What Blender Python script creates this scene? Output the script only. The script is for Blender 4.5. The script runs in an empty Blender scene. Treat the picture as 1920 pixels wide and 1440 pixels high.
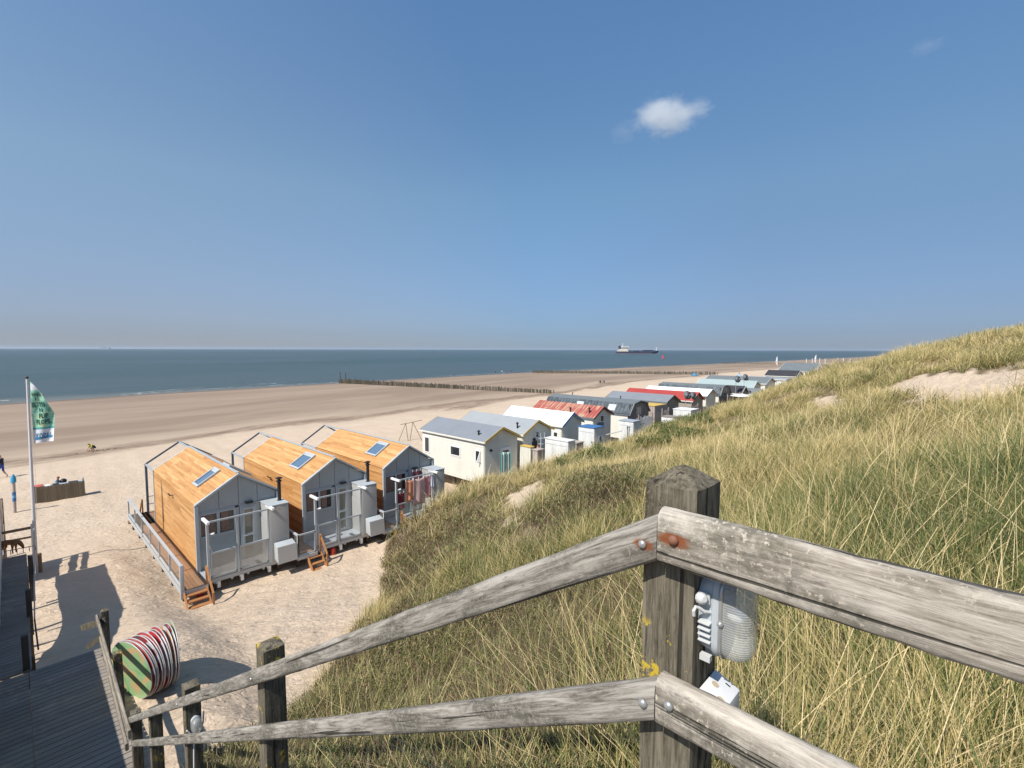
import bpy, bmesh, math, random
import numpy as np
from mathutils import Vector, Matrix
random.seed(7); RNG=np.random.default_rng(11)
R=math.radians
SC=bpy.context.scene
COL=SC.collection
# ---------------- camera ----------------
F=912.;H=9.4
AZ=R(44.13); PITCH=math.atan(64.7/912); ROLL=R(0.14)
def _basis():
    f=np.array([math.cos(AZ)*math.cos(PITCH),math.sin(AZ)*math.cos(PITCH),-math.sin(PITCH)])
    r=np.array([math.sin(AZ),-math.cos(AZ),0.]); u=np.cross(r,f)
    return f, r*math.cos(ROLL)+u*math.sin(ROLL), -r*math.sin(ROLL)+u*math.cos(ROLL)
CF,CR,CU=_basis(); O=np.array([0,0,H])
def ray(x,y): return CF+CR*(x-960)/F+CU*(720-y)/F
def at(x,y,z): d=ray(x,y); return O+d*(z-H)/d[2]
def atd(x,y,D): return O+ray(x,y)*D
def atX(x,y,X): d=ray(x,y); return O+d*X/d[0]
def atY(x,y,Y): d=ray(x,y); return O+d*Y/d[1]
cd=bpy.data.cameras.new('camera'); cam=bpy.data.objects.new('camera',cd); COL.objects.link(cam)
cd.sensor_width=36; cd.lens=36*F/1920; cd.clip_start=.05; cd.clip_end=60000
cam.matrix_world=Matrix(((CR[0],CU[0],-CF[0],0),(CR[1],CU[1],-CF[1],0),(CR[2],CU[2],-CF[2],H),(0,0,0,1)))
SC.camera=cam
# ---------------- world, sun, exposure ----------------
SUN_EL=R(50); SH_AZ=R(4)        # direction in which shadows fall (from +X)
wd=bpy.data.worlds.new('World'); SC.world=wd; wd.use_nodes=True
wn=wd.node_tree; bg=wn.nodes['Background']
sky=wn.nodes.new('ShaderNodeTexSky'); sky.sky_type='NISHITA'; sky.sun_disc=False
sky.sun_elevation=SUN_EL; sky.sun_rotation=R(270)-SH_AZ; sky.altitude=0
sky.air_density=1.0; sky.dust_density=.25; sky.ozone_density=3.5
# hazy summer sky: the clear-sky texture is toned by elevation (grey-blue haze low down) and slightly towards the sea side
_tc=wn.nodes.new('ShaderNodeTexCoord'); _sx=wn.nodes.new('ShaderNodeSeparateXYZ'); wn.links.new(_tc.outputs['Generated'],_sx.inputs[0])
def _wr(src,stops):
    q=wn.nodes.new('ShaderNodeValToRGB'); e=q.color_ramp.elements
    while len(e)<len(stops): e.new(.5)
    for i,(p,c) in enumerate(stops): e[i].position=p; e[i].color=(*[v/2 for v in c],1)
    wn.links.new(src,q.inputs[0]); return q.outputs[0]
def _wm(a,b,k=2.):
    q=wn.nodes.new('ShaderNodeVectorMath'); q.operation='MULTIPLY'; wn.links.new(a,q.inputs[0]); wn.links.new(b,q.inputs[1])
    p=wn.nodes.new('ShaderNodeVectorMath'); p.operation='SCALE'; p.inputs['Scale'].default_value=k; wn.links.new(q.outputs[0],p.inputs[0]); return p.outputs[0]
_e=_wr(_sx.outputs['Z'],[(0,(.275,.375,.61)),(.03,(.295,.385,.61)),(.08,(.40,.47,.63)),(.14,(.52,.59,.69)),(.29,(.77,.88,.86)),(.56,(.88,1.08,1.13)),(1,(1.2,1.15,1.0))])
_y=_wr(_sx.outputs['Y'],[(0,(1.0,1.0,1.0)),(.66,(1,1,1)),(.98,(1.42,1.17,1.05))])
_r=_wr(_sx.outputs['Y'],[(0,(.90,.84,.83)),(.30,(.91,.85,.84)),(.64,(1,1,1))])
_lo=wn.nodes.new('ShaderNodeMapRange'); _lo.interpolation_type='SMOOTHSTEP'; _lo.inputs[1].default_value=.16; _lo.inputs[2].default_value=.48; _lo.inputs[3].default_value=1; _lo.inputs[4].default_value=0
wn.links.new(_sx.outputs['Z'],_lo.inputs[0]); _mx=wn.nodes.new('ShaderNodeMix'); _mx.data_type='RGBA'; _mx.inputs[6].default_value=(.5,.5,.5,1); wn.links.new(_lo.outputs[0],_mx.inputs[0]); wn.links.new(_r,_mx.inputs[7])
wn.links.new(_wm(_wm(_wm(sky.outputs[0],_e),_y),_mx.outputs[2]),bg.inputs[0]); bg.inputs[1].default_value=.085
sl=bpy.data.lights.new('sun','SUN'); sl.energy=3.6; sl.angle=R(.53); sl.color=(1,.95,.87)
so=bpy.data.objects.new('sun',sl); COL.objects.link(so)
_d=Vector((math.cos(SUN_EL)*math.cos(SH_AZ),math.cos(SUN_EL)*math.sin(SH_AZ),-math.sin(SUN_EL)))
so.rotation_euler=_d.to_track_quat('-Z','Y').to_euler(); so.location=(-20,0,40)
SC.view_settings.view_transform='Standard'; SC.view_settings.look='None'; SC.view_settings.gamma=1
SC.view_settings.exposure=0.74
SC.cycles.volume_bounces=6
# ---------------- object helpers ----------------
def props(o,label=None,cat=None,group=None,kind=None):
    if label: o['label']=label
    if cat: o['category']=cat
    if group: o['group']=group
    if kind: o['kind']=kind
    return o
def thing(name,loc,label,cat,group=None):
    o=bpy.data.objects.new(name,None); COL.objects.link(o); o.location=tuple(float(v) for v in loc)
    o.empty_display_size=.3
    return props(o,label,cat,group)
def worldloc(o):
    v=Vector((0,0,0))
    while o is not None: v=v+o.location; o=o.parent
    return v
class MB:
    def __init__(s): s.v=[];s.f=[];s.t=[];s.m=[]
    def add(s,vs,fs,t=None,m=0):
        n=len(s.v); s.v+= [tuple(float(c) for c in p) for p in vs]
        if t is None: t=random.random()
        for f in fs: s.f.append([i+n for i in f]); s.t.append(t); s.m.append(m)
        return s
    def box(s,x0,x1,y0,y1,z0,z1,t=None,m=0):
        return s.add([(x,y,z) for z in (z0,z1) for y in (y0,y1) for x in (x0,x1)],
          [(0,2,3,1),(4,5,7,6),(0,1,5,4),(2,6,7,3),(0,4,6,2),(1,3,7,5)],t,m)
    def obox(s,c,ax,ay,az,t=None,m=0):   # centre and half-extent vectors
        c,ax,ay,az=[Vector(q) for q in (c,ax,ay,az)]
        return s.add([c+i*ax+j*ay+k*az for k in (-1,1) for j in (-1,1) for i in (-1,1)],
          [(0,2,3,1),(4,5,7,6),(0,1,5,4),(2,6,7,3),(0,4,6,2),(1,3,7,5)],t,m)
    def bar(s,p,q,w,h,up=(0,0,1),t=None,m=0):
        p,q=Vector(p),Vector(q); d=q-p; L=d.length; d.normalize()
        up=Vector(up)
        if abs(d.dot(up))>.97: up=Vector((0,1,0))
        r=d.cross(up).normalized(); u=r.cross(d)
        return s.obox((p+q)/2,r*w/2,d*L/2,u*h/2,t,m)
    def tube(s,pts,r,n=8,t=None,cap=True,m=0):
        P=[Vector(p) for p in pts]; k=len(P); rr=r if isinstance(r,(list,tuple)) else [r]*k
        vs=[];
        a=None
        for i,p in enumerate(P):
            d=(P[min(i+1,k-1)]-P[max(i-1,0)]).normalized()
            if a is None:
                a=d.cross(Vector((0,0,1)))
                if a.length<.05: a=d.cross(Vector((0,1,0)))
            a=(a-d*a.dot(d)).normalized()
            b=d.cross(a)
            for j in range(n):
                an=2*math.pi*j/n; vs.append(p+(a*math.cos(an)+b*math.sin(an))*rr[i])
        fs=[(i*n+j,i*n+(j+1)%n,(i+1)*n+(j+1)%n,(i+1)*n+j) for i in range(k-1) for j in range(n)]
        if cap: fs+=[tuple(range(n-1,-1,-1)),tuple((k-1)*n+j for j in range(n))]
        return s.add(vs,fs,t,m)
    def prism(s,poly,d,t=None,m=0):      # polygon (3D points) extruded by vector d
        P=[Vector(p) for p in poly]; d=Vector(d); n=len(P)
        return s.add(P+[p+d for p in P],[tuple(range(n-1,-1,-1)),tuple(range(n,2*n))]+[(i,(i+1)%n,n+(i+1)%n,n+i) for i in range(n)],t,m)
    def lathe(s,c,prof,n=16,axis=(0,0,1),t=None,m=0):   # prof: (radius, height along axis)
        c=Vector(c); ax=Vector(axis).normalized(); a=ax.cross(Vector((0,0,1)))
        if a.length<.1: a=Vector((1,0,0))
        a.normalize(); b=ax.cross(a); vs=[]
        for (r,h) in prof:
            for j in range(n):
                an=2*math.pi*j/n; vs.append(c+ax*h+(a*math.cos(an)+b*math.sin(an))*r)
        k=len(prof)
        fs=[(i*n+j,i*n+(j+1)%n,(i+1)*n+(j+1)%n,(i+1)*n+j) for i in range(k-1) for j in range(n)]
        fs+=[tuple(range(n-1,-1,-1)),tuple((k-1)*n+j for j in range(n))]
        return s.add(vs,fs,t,m)
    def planks(s,o,u,v,L,Wd,pw,th,cut=2.6,gap=.006,t0=0,t1=1):
        """boards running along u (length L), stacked along v (width Wd), thickness th along u x v"""
        o,u,v=Vector(o),Vector(u).normalized(),Vector(v).normalized(); n=u.cross(v).normalized()
        k=max(1,round(Wd/pw)); w=Wd/k
        for i in range(k):
            a=0; off=random.uniform(.3,1)*cut if cut<L else L
            while a<L-1e-4:
                e=min(L,a+off); off=cut*random.uniform(.75,1.25)
                if L-e<.35: e=L
                c=o+u*(a+e)/2+v*(w*(i+.5)); 
                s.obox(c,u*((e-a)/2-gap*.3),v*(w/2-gap/2),n*th/2,random.uniform(t0,t1)); a=e
        return s
def obj(name,mb,mat,parent=None,bevel=0,smooth=False,auto=False):
    me=bpy.data.meshes.new(name)
    off=worldloc(parent) if parent is not None else Vector((0,0,0))
    own=Vector((0,0,0))
    if parent is None and mb.v:
        a=np.array(mb.v); own=Vector(((a[:,0].min()+a[:,0].max())/2,(a[:,1].min()+a[:,1].max())/2,a[:,2].min()))
    off=off+own
    me.from_pydata([(x-off.x,y-off.y,z-off.z) for x,y,z in mb.v],[],mb.f)
    at_=me.attributes.new('tint','FLOAT','FACE'); at_.data.foreach_set('value',mb.t)
    for mm in (mat if isinstance(mat,(list,tuple)) else [mat]): me.materials.append(mm)
    if isinstance(mat,(list,tuple)): me.polygons.foreach_set('material_index',mb.m)
    bm=bmesh.new(); bm.from_mesh(me); bmesh.ops.recalc_face_normals(bm,faces=bm.faces)
    if bevel: 
        bmesh.ops.bevel(bm,geom=[e for e in bm.edges if e.is_manifold and e.calc_face_angle(0)>.5],offset=bevel,segments=2,affect='EDGES',profile=.6)
    bm.to_mesh(me); bm.free()
    if smooth or bevel:
        me.polygons.foreach_set('use_smooth',[True]*len(me.polygons))
        if not smooth or auto: me.set_sharp_from_angle(angle=R(35))
    o=bpy.data.objects.new(name,me); COL.objects.link(o); o.location=own
    if parent is not None: o.parent=parent
    return o
def top(name,mb,mat,label,cat,group=None,kind=None,**k): return props(obj(name,mb,mat,None,**k),label,cat,group,kind)
# ---------------- materials ----------------
class NT:
    def __init__(s,name):
        s.m=bpy.data.materials.new(name); s.m.use_nodes=True; s.t=s.m.node_tree; s.b=s.t.nodes['Principled BSDF']; s.out=s.t.nodes['Material Output']
    def n(s,typ,**k):
        q=s.t.nodes.new('ShaderNode'+typ)
        for a,b in k.items():
            if a.startswith('i_'): q.inputs[a[2:].replace('_',' ')].default_value=b
            else: setattr(q,a,b)
        return q
    def l(s,a,b): s.t.links.new(a,b)
    def pos(s,scale=(1,1,1),world=False,rot=(0,0,0)):
        mp=s.n('Mapping'); mp.inputs['Scale'].default_value=scale; mp.inputs['Rotation'].default_value=rot
        if world: s.l(s.n('NewGeometry').outputs['Position'],mp.inputs[0])
        else: s.l(s.n('TexCoord').outputs['Object'],mp.inputs[0])
        return mp.outputs[0]
    def noise(s,vec,scale,detail=4,rough=.55,dist=0):
        q=s.n('TexNoise'); q.inputs['Scale'].default_value=scale; q.inputs['Detail'].default_value=detail
        q.inputs['Roughness'].default_value=rough; q.inputs['Distortion'].default_value=dist
        s.l(vec,q.inputs['Vector']); return q.outputs['Fac']
    def ramp(s,fac,stops):
        q=s.n('ValToRGB'); e=q.color_ramp.elements
        while len(e)<len(stops): e.new(.5)
        for i,(p,c) in enumerate(stops):
            e[i].position=p; e[i].color=(*c,1) if len(c)==3 else c
        s.l(fac,q.inputs[0]); return q.outputs['Color']
    def rng(s,fac,a,b,c=0,d=1,smooth=False):
        q=s.n('MapRange'); q.inputs[1].default_value=a;q.inputs[2].default_value=b;q.inputs[3].default_value=c;q.inputs[4].default_value=d
        if smooth: q.interpolation_type='SMOOTHSTEP'
        s.l(fac,q.inputs[0]); return q.outputs[0]
    def mix(s,fac,a,b,blend='MIX'):
        q=s.n('Mix',data_type='RGBA',blend_type=blend)
        for i,v in ((0,fac),(6,a),(7,b)):
            if hasattr(v,'is_linked') or hasattr(v,'links'): s.l(v,q.inputs[i])
            else: q.inputs[i].default_value=(*v,1) if isinstance(v,tuple) and len(v)==3 else v
        return q.outputs[2]
    def math(s,op,a,b=0.):
        q=s.n('Math',operation=op)
        for i,v in ((0,a),(1,b)):
            if hasattr(v,'links'): s.l(v,q.inputs[i])
            else: q.inputs[i].default_value=v
        return q.outputs[0]
    def attr(s,name): return s.n('Attribute',attribute_name=name).outputs['Fac']
    def bump(s,h,strength=.5,dist=.02,normal=None):
        q=s.n('Bump'); q.inputs['Strength'].default_value=strength; q.inputs['Distance'].default_value=dist
        s.l(h,q.inputs['Height'])
        if normal is not None: s.l(normal,q.inputs['Normal'])
        return q.outputs[0]
    def fin(s,col=None,rough=.6,metal=0,normal=None,spec=.5):
        if col is not None:
            if hasattr(col,'links'): s.l(col,s.b.inputs['Base Color'])
            else: s.b.inputs['Base Color'].default_value=(*col,1)
        if hasattr(rough,'links'): s.l(rough,s.b.inputs['Roughness'])
        else: s.b.inputs['Roughness'].default_value=rough
        s.b.inputs['Metallic'].default_value=metal; s.b.inputs['Specular IOR Level'].default_value=spec
        if normal is not None: s.l(normal,s.b.inputs['Normal'])
        return s.m
def paint(name,c,rough=.55,var=.18,scale=2.,metal=0,streak=False,bump=0,spec=.4):
    k=NT(name); p=k.pos((1,1,.25) if streak else (1,1,1))
    f=k.noise(p,scale,6,.6); g=k.noise(p,scale*9,3,.6)
    f2=k.math('ADD',k.math('MULTIPLY',f,.7),k.math('MULTIPLY',g,.3))
    dk=tuple(v*(1-var*1.6) for v in c); lt=tuple(min(1,v*(1+var*.5)) for v in c)
    col=k.ramp(f2,[(.3,dk),(.5,c),(.7,lt)])
    return k.fin(col,rough,metal,k.bump(g,bump,.01) if bump else None,spec)
def wood(name,stops,rough=.6,axis=1,grain=.35,scale=1.,bump=.15,spec=.3):
    """boards: hue from the per-board tint, grain stretched along one axis"""
    k=NT(name); sc=[14*scale]*3; sc[axis]=1.0*scale
    g=k.noise(k.pos(tuple(sc)),1,6,.6,.6); t=k.attr('tint')
    f=k.math('ADD',k.math('MULTIPLY',t,1-grain),k.math('MULTIPLY',k.rng(g,.3,.7),grain))
    return k.fin(k.ramp(f,stops),rough,0,k.bump(g,bump,.01),spec)
# ---------------- materials used ----------------
M={}
HON=[(0,(.33,.155,.055)),(.3,(.46,.235,.085)),(.65,(.57,.315,.125)),(1,(.66,.41,.20))]
M['clad']=wood('honey_cladding',HON,.6,1,.48)
M['deckwood']=wood('deck_boards',[(0,(.25,.135,.07)),(1,(.38,.22,.125))],.6,1,.5)
M['stepwood']=wood('step_timber',[(0,(.30,.13,.05)),(1,(.45,.21,.08))],.6,0,.5)
M['bluegrey']=paint('bluegrey_panel',(.39,.41,.41),.5,.08,1.5)
M['steel']=paint('galvanised_steel',(.42,.46,.50),.45,.10,3,.2)
M['darksteel']=paint('dark_grey_steel',(.13,.155,.18),.5,.1,3)
M['lightgrey']=paint('light_grey_paint',(.42,.45,.465),.45,.06,2)
M['whitewood']=paint('white_painted_timber',(.70,.70,.68),.6,.2,2.2,streak=True,bump=.2)
M['cream']=paint('cream_paint',(.70,.68,.60),.55,.07,2,streak=True)
M['yellow']=paint('yellow_trim',(.62,.42,.10),.5,.1,3)
M['blue']=paint('blue_trim',(.05,.16,.36),.45,.12,3)
M['black']=paint('black_metal',(.02,.02,.022),.4,.2,6)
M['rubber']=paint('dark_plastic',(.035,.035,.04),.5,.2,6)
M['white']=paint('bright_white',(.80,.80,.79),.4,.05,2)
M['greyroof']=paint('grey_sheet_roof',(.215,.23,.255),.5,.09,.8)
M['palegreyroof']=paint('pale_grey_sheet_roof',(.31,.325,.335),.5,.07,.8)
M['whiteroof']=paint('white_sheet_roof',(.80,.82,.83),.45,.03,.8)
M['greenroof']=paint('pale_green_sheet_roof',(.32,.39,.385),.5,.06,.8)
M['slateroof']=paint('slate_grey_felt_roof',(.15,.17,.178),.7,.12,.8)
M['blackroof']=paint('black_felt_roof',(.045,.042,.045),.6,.2,1)
M['redroof']=paint('red_metal_roof',(.36,.055,.045),.5,.14,1.2)
M['ropewhite']=paint('pale_plastic',(.62,.62,.60),.5,.1,5)
M['brownwood']=paint('brown_weathered_board',(.20,.145,.10),.75,.25,3,streak=True,bump=.3)
M['darkwood']=paint('dark_wet_timber',(.07,.055,.042),.7,.3,4,streak=True,bump=.4)
def glassmat(name,tint=(.02,.03,.035),mixf=.0):
    k=NT(name); k.b.inputs['Base Color'].default_value=(*tint,1); k.b.inputs['Roughness'].default_value=.06
    k.b.inputs['Specular IOR Level'].default_value=.8
    if mixf:
        tr=k.n('BsdfTransparent'); mx=k.n('MixShader'); mx.inputs[0].default_value=mixf
        k.l(k.b.outputs[0],mx.inputs[1]); k.l(tr.outputs[0],mx.inputs[2]); k.l(mx.outputs[0],k.out.inputs[0])
    return k.m
M['glass']=glassmat('window_glass')
M['skyglass']=glassmat('skylight_glass',(.10,.16,.24))
M['clearpane']=glassmat('clear_pane',(.5,.52,.5),.88)
M['frost']=glassmat('milky_pane',(.46,.44,.38),.40); 
# corrugated / tiled roofs with ridges modelled; colours only here
k=NT('faded_red_corrugated'); w=k.noise(k.pos((.35,7,1)),1,4,.6); w2=k.noise(k.pos((1,1,1)),.9,3)
f=k.math('ADD',k.math('MULTIPLY',w,.75),k.math('MULTIPLY',w2,.35))
M['fadedred']=k.fin(k.ramp(f,[(.42,(.33,.075,.06)),(.54,(.37,.10,.08)),(.60,(.44,.25,.17)),(.70,(.46,.37,.24))]),.6)
k=NT('slate_tiles'); t=k.attr('tint')
M['tiles']=k.fin(k.ramp(t,[(0,(.05,.063,.072)),(1,(.105,.125,.14))]),.45)
# weathered foreground timber
def weather(name,base,dark,light,rust=None,lichen=0.,axis=1,scale=1.,moss=.5,rot=0.):
    k=NT(name); sc=[44*scale]*3; sc[axis]=3.2*scale
    gpos=k.n('NewGeometry').outputs['Position']
    mr=k.n('Mapping'); mr.inputs['Rotation'].default_value=(rot,0,0); k.l(gpos,mr.inputs[0]); geo=mr.outputs[0]
    mp=k.n('Mapping'); mp.inputs['Scale'].default_value=sc; k.l(geo,mp.inputs[0]); P=mp.outputs[0]
    grain=k.noise(P,1,10,.72,1.1); fine=k.noise(P,3.2,6,.8,.4)
    mp2=k.n('Mapping'); sc2=[9*scale]*3; sc2[axis]=2.6*scale; mp2.inputs['Scale'].default_value=sc2; k.l(geo,mp2.inputs[0])
    blot=k.noise(mp2.outputs[0],1,6,.62,.4)
    col=k.ramp(k.math('ADD',k.math('MULTIPLY',grain,.62),k.math('MULTIPLY',fine,.38)),[(.36,dark),(.46,base),(.57,light)])
    bl2=k.noise(geo,38*scale,5,.75); bf=k.math('MULTIPLY',k.rng(blot,.44,.58,0,moss),k.rng(bl2,.36,.56,.25,1)); col=k.mix(bf,col,tuple(v*.36 for v in (base[0]*.95,base[1],base[2]*.9)))
    dsp=k.noise(mp2.outputs[0],6,4,.7); col=k.mix(k.rng(dsp,.60,.70,0,.55),col,tuple(v*.30 for v in base))          # grey-green growth in patches
    spk=k.noise(geo,95*scale,3,.7); col=k.mix(k.math('MULTIPLY',k.rng(spk,.57,.64),k.rng(blot,.36,.56)),col,tuple(min(.5,v*1.55) for v in base))
    # cracks along the grain
    mp3=k.n('Mapping'); sc3=[60*scale]*3; sc3[axis]=1.3*scale; mp3.inputs['Scale'].default_value=sc3; k.l(geo,mp3.inputs[0])
    cr=k.rng(k.noise(mp3.outputs[0],.55,3,.55,.35),.625,.665)
    col=k.mix(k.math('MULTIPLY',cr,.85),col,(.02,.018,.015))
    if lichen:
        ln=k.noise(geo,14,5,.7); ln2=k.noise(geo,3.1,2,.5)
        lf=k.math('MULTIPLY',k.rng(ln,.56,.60),k.rng(ln2,.62-lichen,.66-lichen))
        col=k.mix(lf,col,(.50,.36,.04))
    if rust:
        for (c,r) in rust:
            sb=k.n('VectorMath',operation='SUBTRACT'); k.l(gpos,sb.inputs[0]); sb.inputs[1].default_value=c
            ms=k.n('VectorMath',operation='MULTIPLY'); k.l(sb.outputs[0],ms.inputs[0]); ms.inputs[1].default_value=(1,.62,1.25)
            ln=k.n('VectorMath',operation='LENGTH'); k.l(ms.outputs[0],ln.inputs[0])
            dd=k.math('ADD',ln.outputs['Value'],k.math('MULTIPLY',k.math('SUBTRACT',grain,.5),r*1.2))
            col=k.mix(k.rng(dd,r*.45,r,.92,0,True),col,(.20,.06,.018))
    hh=k.math('SUBTRACT',k.math('ADD',k.math('MULTIPLY',grain,.6),k.math('MULTIPLY',fine,.5)),k.math('MULTIPLY',cr,1.2))
    return k.fin(col,.85,0,k.bump(hh,.6,.005),.15)
# ---------------- terrain ----------------
M['darkboards']=wood('stair_boards',[(0,(.13,.12,.11)),(1,(.24,.225,.205))],.8,0,.5)
M['walkboards']=wood('grooved_boards',[(0,(.19,.165,.145)),(.5,(.25,.22,.19)),(1,(.31,.275,.24))],.8,0,.4)
M['whitepole']=paint('white_pole',(.60,.60,.61),.4,.05,3)
M['featherwhite']=paint('feather_white',(.68,.70,.76),.8,.05,1)
M['tentblue']=paint('tent_blue',(.05,.20,.33),.7,.1,2); M['lightblue']=paint('light_blue',(.18,.38,.60),.7,.1,2); M['brightblue']=paint('bright_blue',(.05,.30,.50),.5,.1,4)
M['rimmetal']=paint('aluminium_rim',(.50,.50,.49),.45,.12,12,.2)
M['hullred']=paint('hull_red',(.20,.06,.05),.6,.1,.1); M['hullblue']=paint('hull_dark_blue',(.022,.035,.075),.6,.2,.1); M['ivory']=paint('ivory_paint',(.66,.60,.50),.6,.08,.1)
M['foamplain']=paint('wake_foam',(.65,.68,.70),.8,.1,.2); M['buoyred']=paint('buoy_red',(.55,.05,.09),.5,.1,1); M['farship']=paint('far_ship_grey',(.26,.30,.34),.7,.1,.1)

k=NT('grooved_boards_sandy'); t=k.attr('tint'); geo=k.n('NewGeometry').outputs['Position']
g=k.noise(k.pos((1,14,14),True),1,6,.6,.6); f=k.math('ADD',k.math('MULTIPLY',t,.5),k.math('MULTIPLY',k.rng(g,.3,.7),.5))
c=k.ramp(f,[(0,(.19,.165,.145)),(.5,(.25,.22,.19)),(1,(.31,.275,.24))]); sn=k.noise(geo,1.3,6,.7)
c=k.mix(k.rng(sn,.54,.70,0,.75),c,(.48,.38,.28)); M['walkboards']=k.fin(c,.85,0,k.bump(g,.3,.008),.2)
def sst(a,b,x):
    t=np.clip((np.asarray(x,float)-a)/(b-a),0,1); return t*t*(3-2*t)
SHX=[-6000,-400,-60,-2,28,81,196,277,413,635,929,1500,6000]
SHY=[150,150,150,151,158,163,172,172,166,158,152,150,150]
def beach(X,Y):
    X=np.asarray(X,float);Y=np.asarray(Y,float)
    base=.3+.022*np.clip(X-14,0,95)
    ys=np.interp(X,SHX,SHY)
    t=(Y-34)/(ys-34)
    z=np.where(t<0,base,np.where(t<1,base+(-2.5-base)*t,-2.5-(t-1)*3.5))
    z=np.maximum(z,-9)
    a=1.25*sst(20.5,13,Y)*sst(14,3,X)*sst(-6,-1,X)
    b=.7*sst(31,23,Y)*sst(4.2,2.2,X)
    return z+a+b
def W(px,py,D):
    p=atd(px,py,D); return (p[0],p[1],p[2])
DP=[W(*q) for q in [(1920,1350,2.6),(1500,1300,3.0),(1900,1000,4.5),(1900,850,8),(1800,765,12),(1900,715,17),(1700,745,15),
 (1920,622,32),(1800,646,34),(1700,671,38),(1600,700,38),(1500,724,37),(1420,749,36),(1330,780,34),(1260,802,32),(1200,824,31),(1100,858,28),
 (1000,888,26),(900,912,24),(830,945,22),(1400,835,15),(1200,920,12),(1100,1200,5.7),(800,1130,11),(800,1300,7.9),(1000,950,14),(1100,1010,10),(1300,1150,4.4),
 (1500,790,22),(1300,870,18),(900,1010,15.5),(1650,690,27)]]
DP+=[(1.3,-3,7.9),(1,.5,7.5),(1,3,6.0),(1,5.1,4.7),(1,7,3.6),(1,9.3,2.35),(-1,-3,7.8),(-4,1,7.0),(-3,6,4.6)]
# foot line (pixel, beach height there)
for px,py in [(575,1320),(612,1265),(655,1190),(700,1130),(712,1050),(765,985)]:
    z=1.
    for _ in range(12):
        p=at(px,py,z); z=float(beach(p[0],p[1]))
    DP.append((p[0],p[1],z)); 
    DP.append((p[0]-1.2,p[1]+2.2,z-1.6))
DP+=[(18,20.3,.35),(23,20.2,.5),(30,20.0,.6),(38,20.,.8),(46,19.8,1.),(55,19.5,1.2),(65,19,1.4),(80,18.5,1.7),(100,18,2.2),(130,17,2.3)]
DP+=[(13,26,-3),(22,25,-3),(32,25,-3),(45,25,-3),(60,25,-2.5),(80,25,-1.5),(110,25,-1),(6,22,-2),(0,14,0),(-5,14,0),(-5,22,-2)]
DP+=[(30,-12,11.5),(15,-12,9.5),(5,-12,8.6),(50,-10,11.5),(50,2,9.5),(70,2,8.5),(70,10,5.5),(95,3,7.5),(130,3,7),(95,-15,10),(130,-15,9),(-8,-10,8.5),(-10,0,7.5),(45,8,8.4),(48,14,5.4),(60,13,4.2)]
DP=np.array(DP)
def _tps(P,lam):
    n=len(P);d=np.hypot(P[:,0][:,None]-P[:,0],P[:,1][:,None]-P[:,1])/10
    K=np.where(d>0,d*d*np.log(d+1e-12),0)+lam*np.eye(n)
    A=np.zeros((n+3,n+3));A[:n,:n]=K;A[:n,n]=1;A[:n,n+1:]=P[:,:2]/10;A[n,:n]=1;A[n+1:,:n]=P[:,:2].T/10
    return np.linalg.solve(A,np.r_[P[:,2],0,0,0])
TW=_tps(DP,.002)
def dune(X,Y):
    X=np.clip(np.asarray(X,float),-10,130);Y=np.clip(np.asarray(Y,float),-15,26)
    z=TW[len(DP)]+TW[len(DP)+1]*X/10+TW[len(DP)+2]*Y/10
    for i,(a,b,_) in enumerate(DP):
        d2=((X-a)**2+(Y-b)**2)/100; z=z+TW[i]*.5*d2*np.log(d2+1e-12)
    return z
def ground(X,Y,parts=False):
    X=np.asarray(X,float);Y=np.asarray(Y,float)
    b=beach(X,Y); d=dune(X,Y)
    d=d+.12*np.sin(X*.9+1.3*np.sin(Y*.7))*np.sin(Y*.8+X*.25)*sst(0,1,d-b)*sst(3,9,np.hypot(X,Y))
    d=d-40*sst(26,34,Y)   # dune ends before the open beach
    d=d-1.2*sst(1.75,1.2,X)*sst(7.0,8.0,Y)*sst(16,14,Y)-.55*sst(3.6,2.6,X)*sst(9.5,10.5,Y)*sst(15,14,Y)
    k=.25; m=np.maximum(b,d); s=m+k*np.exp(-np.abs(b-d)/k)*.5
    # flatten away from view
    if parts: return s,b,d
    return s
def hit(px,py,t0=1.5,t1=900):
    d=ray(px,py); t=np.geomspace(t0,t1,4000); P=O+t[:,None]*d
    g=np.maximum(ground(P[:,0],P[:,1]),-2.5)
    k=np.nonzero(P[:,2]<g)[0]
    return P[k[0]] if len(k) else None
# sand patches and scrub zones on the dune, as ground polygons
def gpoly(px): return np.array([hit(*q)[:2] for q in px])
def inpoly(P,X,Y):
    c=np.zeros(X.shape,bool); n=len(P)
    for i in range(n):
        x0,y0=P[i];x1,y1=P[(i+1)%n]
        k=((y0>Y)!=(y1>Y))&(X<(x1-x0)*(Y-y0)/((y1-y0)+1e-12)+x0); c^=k
    return c
PATCH=[gpoly([(1655,727),(1720,706),(1800,697),(1925,690),(1990,700),(1925,740),(1850,766),(1780,762),(1710,750)]),
       gpoly([(1505,752),(1560,742),(1605,757),(1585,775),(1530,772)]),
       gpoly([(935,955),(960,925),(1010,905),(1040,915),(1030,930),(985,948),(965,975)]),
       gpoly([(925,985),(975,972),(985,992),(940,1003)])]
SCRUB=[gpoly([(690,1075),(760,985),(900,960),(985,985),(880,1040),(740,1130)]),
       gpoly([(980,1010),(1090,910),(1200,870),(1205,960),(1080,1020)]),
       gpoly([(560,1300),(650,1240),(900,1160),(1200,1090),(1200,1270),(900,1300),(560,1345)])]
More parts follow.
